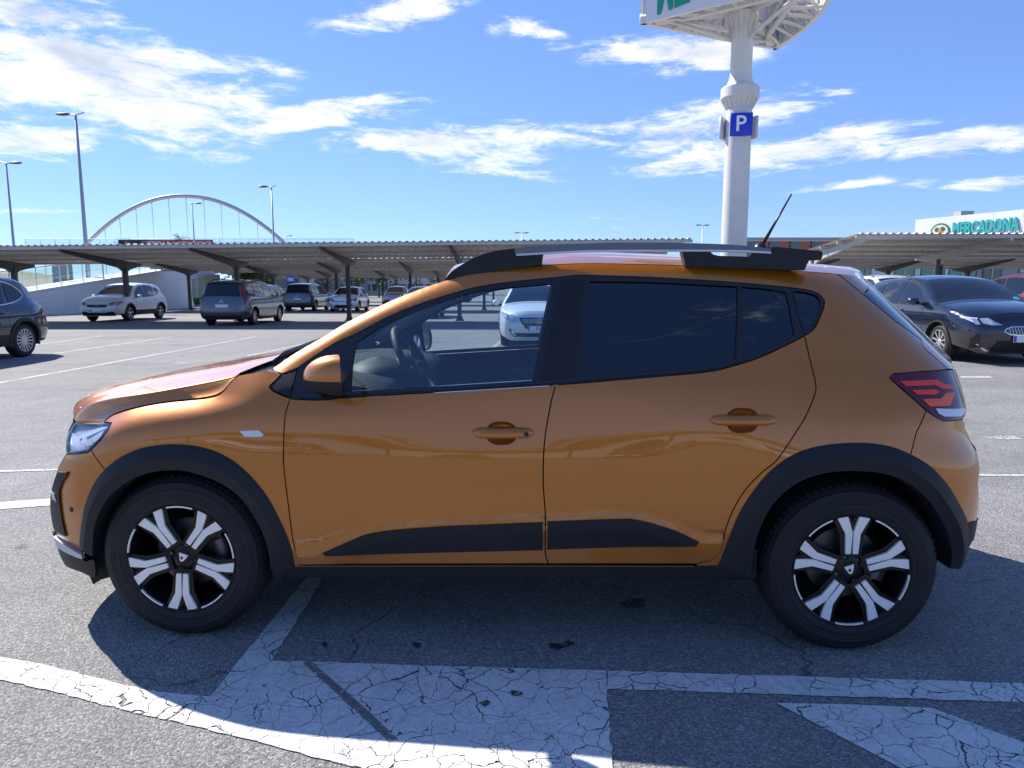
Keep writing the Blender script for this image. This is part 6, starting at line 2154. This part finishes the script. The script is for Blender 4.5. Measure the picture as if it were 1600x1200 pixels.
# parking signs on three sides
for k, ang in enumerate((-8, 112, 232)):
    a = math.radians(ang)
    ex, ey = Vector((math.cos(a), math.sin(a), 0)), Vector((math.sin(a), -math.cos(a), 0))
    zc = zy(199.5)
    c = ey * (r0 + .10) + Vector((0, 0, zc))
    R3 = Matrix((ex, -ey, Vector((0, 0, 1)))).transposed()
    pn = MB().box(tuple(c), (1.0, .14, 1.02), rot=R3, bev=.02).build('parking_panel', M_SIGNBLUE if k == 0 else M_PYLON, pyl)
    if k == 0:
        V, F = text_mesh('P', .98, .03, .012)
        MB().add([tuple(c + ey * (.075 + v.z) + ex * (v.x - .03) + Vector((0, 0, v.y))) for v in V], F).build('parking_letter', M_SIGNWH, pn, smooth=False)
# three-sided sign box, faces slightly bowed
zb = zpx(38, 35, 989) - .16
VL = [Vector((6.0 - PLt, 35.0 - PF, 0)), Vector((12.9 - PLt, 29.9 - PF, 0)), Vector((13.7 - PLt, 38.6 - PF, 0))]
cent = (VL[0] + VL[1] + VL[2]) / 3
SH_ = 4.6
for k in range(3):
    A, B = VL[k], VL[(k + 1) % 3]
    mid_ = (A + B) / 2
    nrm = Vector(((B - A).y, -(B - A).x, 0)).normalized()
    bow = .12 if k != 1 else .75
    ts = np.linspace(0, 1, 13)
    pts = [A + (B - A) * t + nrm * bow * 4 * t * (1 - t) for t in ts]
    rows = [[(p.x, p.y, z) for p in pts] for z in (zb, zb + .06, zb + SH_)]
    inner = [[(p.x - nrm.x * .22, p.y - nrm.y * .22, z) for p in pts] for z in (zb + SH_, zb + .0)]
    f_ = MB().grid(np.array(rows + inner + [rows[0]]), flip=False).build('sign_face', M_SIGNWHITE, pyl, smooth=False)
    if k in (0, 1):
        V, F = text_mesh('MERCADONA', 1.5, .05, .05)
        w0 = max(v.x for v in V) - min(v.x for v in V)
        Lx = (B - A).length
        kx = Lx * .80 / w0
        u = (B - A).normalized()
        out_ = []
        for v in V:
            s_ = (v.x * kx) / Lx + .5
            p = A + (B - A) * s_ + nrm * (bow * 4 * s_ * (1 - s_) + .03 + v.z)
            out_.append((p.x, p.y, zb + 1.55 + v.y * 1.9 - .12 * abs(v.x * kx)))
        MB().add(out_, F).build('sign_lettering', M_GREEN, f_, smooth=False)
    # stiffeners behind the face
    for t in np.linspace(.1, .9, 6):
        p = A + (B - A) * t + nrm * (bow * 4 * t * (1 - t) - .30)
        MB().box((p.x, p.y, zb + SH_ / 2), (.12, .12, SH_ - .1)).build('face_post', M_PYLON, pyl, smooth=False)
    # brackets and bottom lattice running in to the column
    for t in np.linspace(.08, .92, 7):
        p = A + (B - A) * t + nrm * (bow * 4 * t * (1 - t) - .25)
        q = p + (cent - p) * .38
        for zz_, r_ in ((zb + .05, .09), (zb + .75, .06)):
            MB().tube([(p.x, p.y, zz_), (q.x, q.y, zz_ + .12)], r_, 4).build('lattice_beam', M_PYLON, pyl, smooth=False)
        MB().tube([(p.x, p.y, zb + .05), (q.x, q.y, zb + .8)], .045, 4).build('lattice_brace', M_PYLON, pyl, smooth=False)
    q0, q1 = A + (cent - A) * .36, B + (cent - B) * .36
    MB().tube([(q0.x, q0.y, zb + .12), (q1.x, q1.y, zb + .12)], .13, 6).build('ring_beam', M_PYLON, pyl, smooth=False)
    MB().tube([(q0.x, q0.y, zb + .9), (q1.x, q1.y, zb + .9)], .08, 6).build('ring_beam', M_PYLON, pyl, smooth=False)
    MB().tube([(A.x, A.y, zb + .25), (0, 0, zb + .35)], .20, 8).build('main_arm', M_PYLON, pyl)
    MB().tube([(A.x * .75, A.y * .75, zb + .15), (0, 0, ztop - 1.1)], .10, 6).build('strut', M_PYLON, pyl)

# ================================================================== supermarket and other buildings
M_FACADE = mat('white_metal_facade', (.74, .75, .76), rough=.45, var=.05, vscale=.5)
M_TEAL = mat('teal_sign_letters', (.04, .42, .40), rough=.35)
M_SHOPGREEN = mat('green_shop_glass', (.01, .26, .17), rough=.08, spec=.8)
M_SHOPGREY = mat('shopfront_grey', (.36, .37, .38), rough=.6, var=.1)
M_SHOPDARK = mat('shopfront_dark_glass', (.04, .05, .06), rough=.06, spec=.8)
P0, P1 = np.array([39.3, 70.0]), np.array([43.6, 60.0])
wu = (P1 - P0) / np.linalg.norm(P1 - P0)
shop = empty('supermarket', W(*P0, .16), 0, 'white supermarket building with teal MERCADONA lettering and a round emblem', 'building')
sb0 = W(*P0, .16)
wn_ = np.array([-wu[1], wu[0]])       # away to the right and back
if wn_[0] < 0:
    wn_ = -wn_
def SP(s, d, z):
    q = P0 + wu * s + wn_ * d
    p = W(q[0], q[1], z)
    return (p.x - sb0.x, p.y - sb0.y, z)
Hs = 7.75
Ls = 30
MB().add([SP(0, 0, 0), SP(Ls, 0, 0), SP(Ls, 0, Hs), SP(0, 0, Hs), SP(0, 30, 0), SP(Ls, 30, 0), SP(Ls, 30, Hs), SP(0, 30, Hs)], [(0, 1, 2, 3), (0, 3, 7, 4), (3, 2, 6, 7), (1, 5, 6, 2)]).build('wall', M_SHOPGREY, shop, smooth=False)
npan = 12
for k in range(npan):
    s0, s1 = Ls * k / npan + .012, Ls * (k + 1) / npan - .012
    for z0_, z1_ in ((4.2, 5.95), (5.98, Hs + .1)):
        MB().add([SP(s0, -.08, z0_), SP(s1, -.08, z0_), SP(s1, -.08, z1_), SP(s0, -.08, z1_), SP(s0, 0.02, z0_), SP(s1, .02, z0_), SP(s1, .02, z1_), SP(s0, .02, z1_)], [(0, 1, 2, 3), (3, 2, 6, 7), (0, 3, 7, 4), (1, 5, 6, 2), (0, 4, 5, 1)]).build('facade_panel', M_FACADE, shop, smooth=False)
V, F = text_mesh('MERCADONA', 1.3, .12, .05)
w0 = max(v.x for v in V) - min(v.x for v in V)
kx = 5.9 / w0
letters = MB().add([SP(.625 * 10.885 + v.x * kx, -.16 - v.z, 6.62 + v.y * 1.15) for v in V], F).build('wall_lettering', M_TEAL, shop, smooth=False)
# round emblem: green ring, white field, orange and green basket shapes
M_EMG = mat('emblem_green', (.015, .16, .10), rough=.4)
M_EMO = mat('emblem_orange', (.70, .26, .03), rough=.4)
M_EMY = mat('emblem_cream', (.70, .68, .52), rough=.4)
ce = .245 * 10.885
def disc(nm, cx_, cz_, rx_, rz_, d, m_, par=None, n=24, a0=0, a1=2 * math.pi):
    P = [SP(ce + cx_ + rx_ * math.cos(a), -d, 6.55 + cz_ + rz_ * math.sin(a)) for a in np.linspace(a0, a1, n, endpoint=False)]
    P2 = [SP(ce + cx_ + rx_ * math.cos(a), -.06, 6.55 + cz_ + rz_ * math.sin(a)) for a in np.linspace(a0, a1, n, endpoint=False)]
    return MB().add(P + P2, [tuple(range(n))] + [(i, n + i, n + (i + 1) % n, (i + 1) % n) for i in range(n)]).build(nm, m_, par or shop, smooth=False)
em = disc('emblem', 0, 0, .95, .75, .14, M_EMG)
disc('emblem_field', 0, -.02, .80, .62, .17, M_EMY, em)
disc('emblem_basket', .0, -.30, .62, .26, .20, M_EMO, em)
disc('emblem_leaf', -.30, .16, .22, .2, .20, M_EMG, em)
disc('emblem_leaf', .26, .20, .24, .2, .20, M_EMG, em)
disc('emblem_leaf', .02, .05, .2, .17, .22, M_EMO, em)
for s_ in (3.0, 21):
    MB().box(SP(s_, 2.5, Hs + .35), (1.2, 1.2, .7)).build('roof_unit', M_SHOPGREY, shop, smooth=False)
# shop front under the canopies
front_ = empty('shopfront', W(34, 57, .16), math.atan2(RT[1], RT[0]), 'low shopfront of green glass and white panels seen under the right canopies', 'building')
xs0 = lf(1265, 57) - 34
k = 0
x = xs0
seq = [('glass', 1.7, M_SHOPDARK), ('panel', 1.2, M_SHOPGREY), ('glass', 1.5, M_SHOPGREEN), ('panel', .5, M_SHOPGREY), ('panel', 1.9, M_FACADE), ('glass', 1.6, M_SHOPGREEN), ('panel', .5, M_FACADE), ('glass', 1.9, M_SHOPGREEN), ('panel', .35, M_FACADE), ('glass', 2.2, M_SHOPGREEN), ('panel', .5, M_SHOPGREY), ('glass', 1.5, M_SHOPDARK), ('panel', 1.4, M_SHOPGREY), ('shutter', 1.3, M_SHOPGREY), ('panel', .9, M_FACADE), ('glass', 3.0, M_SHOPGREEN)]
tot = sum(s[1] for s in seq)
MB().box((xs0 + tot / 2, .5, 2.05), (tot, .5, 4.1)).build('wall', M_SHOPGREY, front_, smooth=False)
for nm, w_, m_ in seq:
    MB().box((x + w_ / 2, .18, 1.85 if nm != 'panel' else 2.0), (w_ - .1, .10, 3.3 if nm != 'panel' else 4.0)).build({'glass': 'shop_window', 'panel': 'wall_panel', 'shutter': 'wall_panel'}[nm], m_, front_, smooth=False)
    if nm == 'shutter':
        for zz_ in np.arange(.6, 3.4, .22):
            MB().box((x + w_ / 2, .10, zz_), (w_ - .2, .06, .12)).build('louvre', M_FACADE, front_, smooth=False)
    if nm == 'glass' and w_ > 1.4:
        MB().box((x + w_ / 2, .10, 1.85), (.06, .05, 3.3)).build('window_bar', M_FACADE, front_, smooth=False)
    x += w_
MB().box((xs0 + tot / 2, -.3, 4.2), (tot + .4, 1.8, .22)).build('awning', M_SHOPGREY, front_, smooth=False)

# far blocks
M_BRICKRED = mat('red_brown_cladding', (.36, .12, .07), rough=.7, var=.1)
M_CREAM = mat('cream_render', (.60, .56, .48), rough=.85, var=.1, vscale=.3)
M_TAN = mat('tan_render', (.40, .34, .27), rough=.9, var=.15, vscale=.3)
M_GREYW = mat('grey_render', (.36, .37, .38), rough=.9, var=.15, vscale=.3)
M_WINDOW = mat('far_window_glass', (.05, .06, .08), rough=.1, spec=.8)


def block(label, px0, px1, fwd, h, m, wins=None, red=False, depth=14):
    l0, l1 = lf(px0, fwd), lf(px1, fwd)
    o = empty('far_building', W((l0 + l1) / 2, fwd), math.atan2(RT[1], RT[0]), label, 'building')
    w = l1 - l0
    MB().box((0, depth / 2, h / 2), (w, depth, h)).build('wall', m, o, smooth=False)
    MB().box((0, depth / 2, h + .18), (w + .5, depth + .5, .36)).build('roof_edge', M_GREYW, o, smooth=False)
    if wins:
        nx, nz, ww, wh, z0 = wins
        for i in range(nx):
            for j in range(nz):
                xx = -w / 2 + w * (i + .5) / nx
                zz_ = z0 + j * (h - z0) / nz + wh / 2
                wo = MB().box((xx, -.03, zz_), (ww, .12, wh)).build('window', M_WINDOW if not (red and i % 2) else M_BRICKRED, o, smooth=False)
                MB().box((xx, -.08, zz_ - wh / 2 - .06), (ww + .2, .2, .1)).build('sill', M_CREAM, wo, smooth=False)
    return o


block('long low cream building with red-brown panels right of the pylon, behind the canopies', 1165, 1345, 118, 9.35, M_CREAM, (11, 2, 2.0, 1.6, 5.6), True)
block('tan warehouse far behind the left canopies', 372, 470, 130, 6.2, M_TAN, (9, 1, 1.1, 2.6, 1.4))
block('grey office block far behind the left canopies, beside the tan warehouse', 474, 560, 140, 6.8, M_GREYW, (8, 2, 1.2, 1.3, 1.2))
block('cream hall far behind the canopies, nearest to the silver car', 566, 760, 150, 6.6, M_CREAM, (14, 2, 1.4, 1.3, 1.0))

# blue information board under the canopies
ib = empty('information_board', W(lf(455, 64), 64), math.atan2(RT[1], RT[0]), 'bright blue upright information board behind the slate-grey minivan', 'sign')
for s_ in (-.25, .25):
    MB().tube([(s_, 0, 0), (s_, 0, 2.4)], .03, 8).build('post', M_STEEL, ib)
MB().box((0, 0, 1.95), (.72, .05, 1.3), bev=.01).build('blue_board', mat('information_blue', (.02, .14, .62), rough=.4), ib)
MB().box((0, -.03, 2.2), (.5, .012, .3)).build('board_field', M_SIGNWH, ib, smooth=False)

# ================================================================== hills and planting
M_HILL = mat('dry_hillside', (.30, .24, .17), rough=.95, var=.35, vscale=.06, bump=.4, bscale=.5)
rows = []
for i in range(14):
    f = 150 + i * 12
    rows.append([tuple(W(lf(px, f) if True else 0, f, max(-.5, (9.5 * math.exp(-((px + 130) / 230)**2) + 1.2 * math.sin(px * .03 + i)) * math.sin(math.pi * min(1, i / 10)) * (.8 + .05 * i)))) for px in np.linspace(-700, 330, 40)])
hill = MB().grid(np.array(rows)).build('hill', M_HILL)
tag(hill, None, None, None, 'structure')

M_LEAF = mat('foliage_green', (.055, .10, .028), rough=.7, var=.5, vscale=1.5)
M_LEAF2 = mat('foliage_yellow_green', (.12, .16, .03), rough=.7, var=.4, vscale=1.5)
M_LEAF3 = mat('foliage_dark', (.03, .055, .022), rough=.7, var=.5, vscale=1.5)
M_BARK = mat('bark', (.12, .09, .06), rough=.95, var=.3, vscale=6)
M_GRASS = mat('verge_grass', (.10, .17, .03), rough=.9, var=.4, vscale=1.2)


def tree(label, lat, fwd, h, r, lm, seed, nleaf=1500, group='trees beyond the car park'):
    rnd = random.Random(seed)
    o = empty('tree', W(lat, fwd), 0, label, 'tree', group)
    tr = MB().tube([(0, 0, 0), (.08, .03, h * .3), (.0, .1, h * .55), (.1, 0, h * .8)], [.16, .12, .09, .03], 8)
    for k in range(6):
        a = rnd.uniform(0, 6.28)
        z0 = h * rnd.uniform(.35, .6)
        tr.tube([(0, 0, z0), (math.cos(a) * r * .4, math.sin(a) * r * .4, z0 + h * .12), (math.cos(a) * r * .75, math.sin(a) * r * .75, z0 + h * .22)], [.07, .045, .02], 6)
    tr.build('trunk', M_BARK, o)
    cl = [(rnd.gauss(0, r * .48), rnd.gauss(0, r * .48), h * .66 + rnd.gauss(0, h * .14), r * rnd.uniform(.25, .5)) for _ in range(16)]
    cr = MB()
    for k in range(nleaf):
        cx_, cy_, cz_, rr = rnd.choice(cl)
        d = Vector((rnd.gauss(0, 1), rnd.gauss(0, 1), rnd.gauss(0, 1))).normalized() * rr * rnd.random()**.4
        p = Vector((cx_, cy_, cz_)) + d
        s = rnd.uniform(.10, .22) * r / 2
        a = Vector((rnd.gauss(0, 1), rnd.gauss(0, 1), rnd.gauss(0, .6))).normalized()
        b = a.cross(Vector((rnd.gauss(0, 1), rnd.gauss(0, 1), rnd.gauss(0, 1)))).normalized()
        i = len(cr.v)
        cr.v += [tuple(p - a * s), tuple(p + b * s * .5), tuple(p + a * s), tuple(p - b * s * .5)]
        cr.f.append((i, i + 1, i + 2, i + 3))
    cr.build('crown', lm, o, smooth=False)
    return o


tree('yellow-green bushy tree under the canopy edge, right of the approach slab', lf(392, 62), 62, 3.6, 1.8, M_LEAF2, 3, 1800)
for k, (px, f, h, r, lm, lb) in enumerate(((432, 100, 5.6, 2.3, M_LEAF, 'round green tree before the tan warehouse'), (505, 105, 6.0, 2.5, M_LEAF3, 'dark green tree before the grey office block'), (560, 96, 5.2, 2.2, M_LEAF, 'green tree between the grey office block and the cream hall'), (592, 110, 6.2, 2.8, M_LEAF3, 'broad dark tree beside the silver car'), (650, 100, 5.6, 2.4, M_LEAF, 'green tree just right of the silver car'), (690, 108, 6.0, 2.4, M_LEAF3, 'dark tree far behind the roof of the orange car'))):
    tree(lb, lf(px, f), f, h, r, lm, 20 + k, 900)
# verge strip by the ramp end
vg = MB()
P = [W(lf(296, 62), 62, .03), W(lf(345, 62), 62, .03), W(lf(360, 74), 74, .03), W(lf(305, 74), 74, .03)]
vg.add([tuple(p) for p in P], [(0, 1, 2, 3)])
vgo = vg.build('grass_verge', M_GRASS, None, smooth=False)
tag(vgo, None, None, None, 'structure')
gb = MB()
rnd = random.Random(5)
for k in range(2600):
    px = rnd.uniform(297, 350)
    f = rnd.uniform(62, 74)
    p = W(lf(px, f), f, .03)
    a = rnd.uniform(0, 6.28)
    h_ = rnd.uniform(.15, .5)
    d = Vector((math.cos(a), math.sin(a), 0)) * .06
    i = len(gb.v)
    gb.v += [tuple(p - d), tuple(p + d), tuple(p + Vector((rnd.gauss(0, .1), rnd.gauss(0, .1), h_)))]
    gb.f.append((i, i + 1, i + 2))
gbo = gb.build('verge_grass', M_GRASS, None, smooth=False)
tag(gbo, None, None, None, 'stuff')

# palm by the bridge
pf = 126.0
pz = zpx(370, pf, 285)
palm = empty('palm_tree', W(lf(285, pf), pf), 0, 'palm tree whose crown tops the bridge banner', 'tree')
MB().tube([(0, 0, 0), (.1, .05, pz * .5), (.05, .0, pz - .3)], [.28, .2, .19], 10).build('trunk', M_BARK, palm)
cr = MB()
rnd = random.Random(11)
for k in range(30):
    a = 2 * math.pi * k / 30 + rnd.uniform(-.1, .1)
    el = rnd.uniform(-.3, 1.2)
    L_ = rnd.uniform(1.5, 2.3)
    pts = []
    for u in np.linspace(0, 1, 7):
        rr = L_ * u * math.cos(el) + .05
        zz_ = pz - .3 + L_ * u * math.sin(el) - .9 * u * u * L_ * .5
        pts.append(Vector((math.cos(a) * rr, math.sin(a) * rr, zz_)))
    sd = Vector((-math.sin(a), math.cos(a), 0))
    for i in range(6):
        for s_ in (-1, 1):
            p, q = pts[i], pts[i + 1]
            w_ = .34 * math.sin(math.pi * (i + .8) / 7)
            j = len(cr.v)
            cr.v += [tuple(p), tuple(p.lerp(q, .6)), tuple(p.lerp(q, .8) + sd * s_ * w_ - Vector((0, 0, .12)))]
            cr.f.append((j, j + 1, j + 2))
cr.build('crown', M_LEAF, palm, smooth=False)

# ================================================================== behind the photographer: unseen things added for the doors to reflect
canopy('unseen corrugated canopy added behind the photographer for the orange doors to mirror', -26, 24, -24.0, -28.4, -29.8, 3.0, 2.62, [-23.5 + 4.75 * i for i in range(0, 10)], GC)
for lat_, fw_, hd_, ty_, pm_, lb_ in ((-9.5, -15.5, 180, 'suv', P_WHITE, 'unseen white crossover facing away in the row added behind the photographer for reflections'), (-3.6, -16, 180, 'hatch', P_BLACK, 'unseen black hatchback in the row added behind the photographer for reflections'), (2.4, -15.6, 180, 'van', P_GREY, 'unseen blue-grey minivan in the row added behind the photographer for reflections'), (5.2, -15.8, 180, 'hatch', P_WHITE2, 'unseen white hatchback in the row added behind the photographer for reflections'), (11.0, -15.7, 180, 'suv', P_RED, 'unseen red crossover in the row added behind the photographer for reflections')):
    gen_car('parked_car', lb_, ty_, lat_, fw_, hd_, pm_, details=lambda d: front_std(d, .72, (.38, .60, .72)))
block('pale long building far behind the photographer', 560, 1040, 62, 6.0, M_CREAM, (12, 2, 1.4, 1.3, 1.2))
bpy.context.view_layer.update()
for o in COL.objects:
    if o.get('label') == 'pale long building far behind the photographer':
        p = W(-4, -70)
        o.location = p
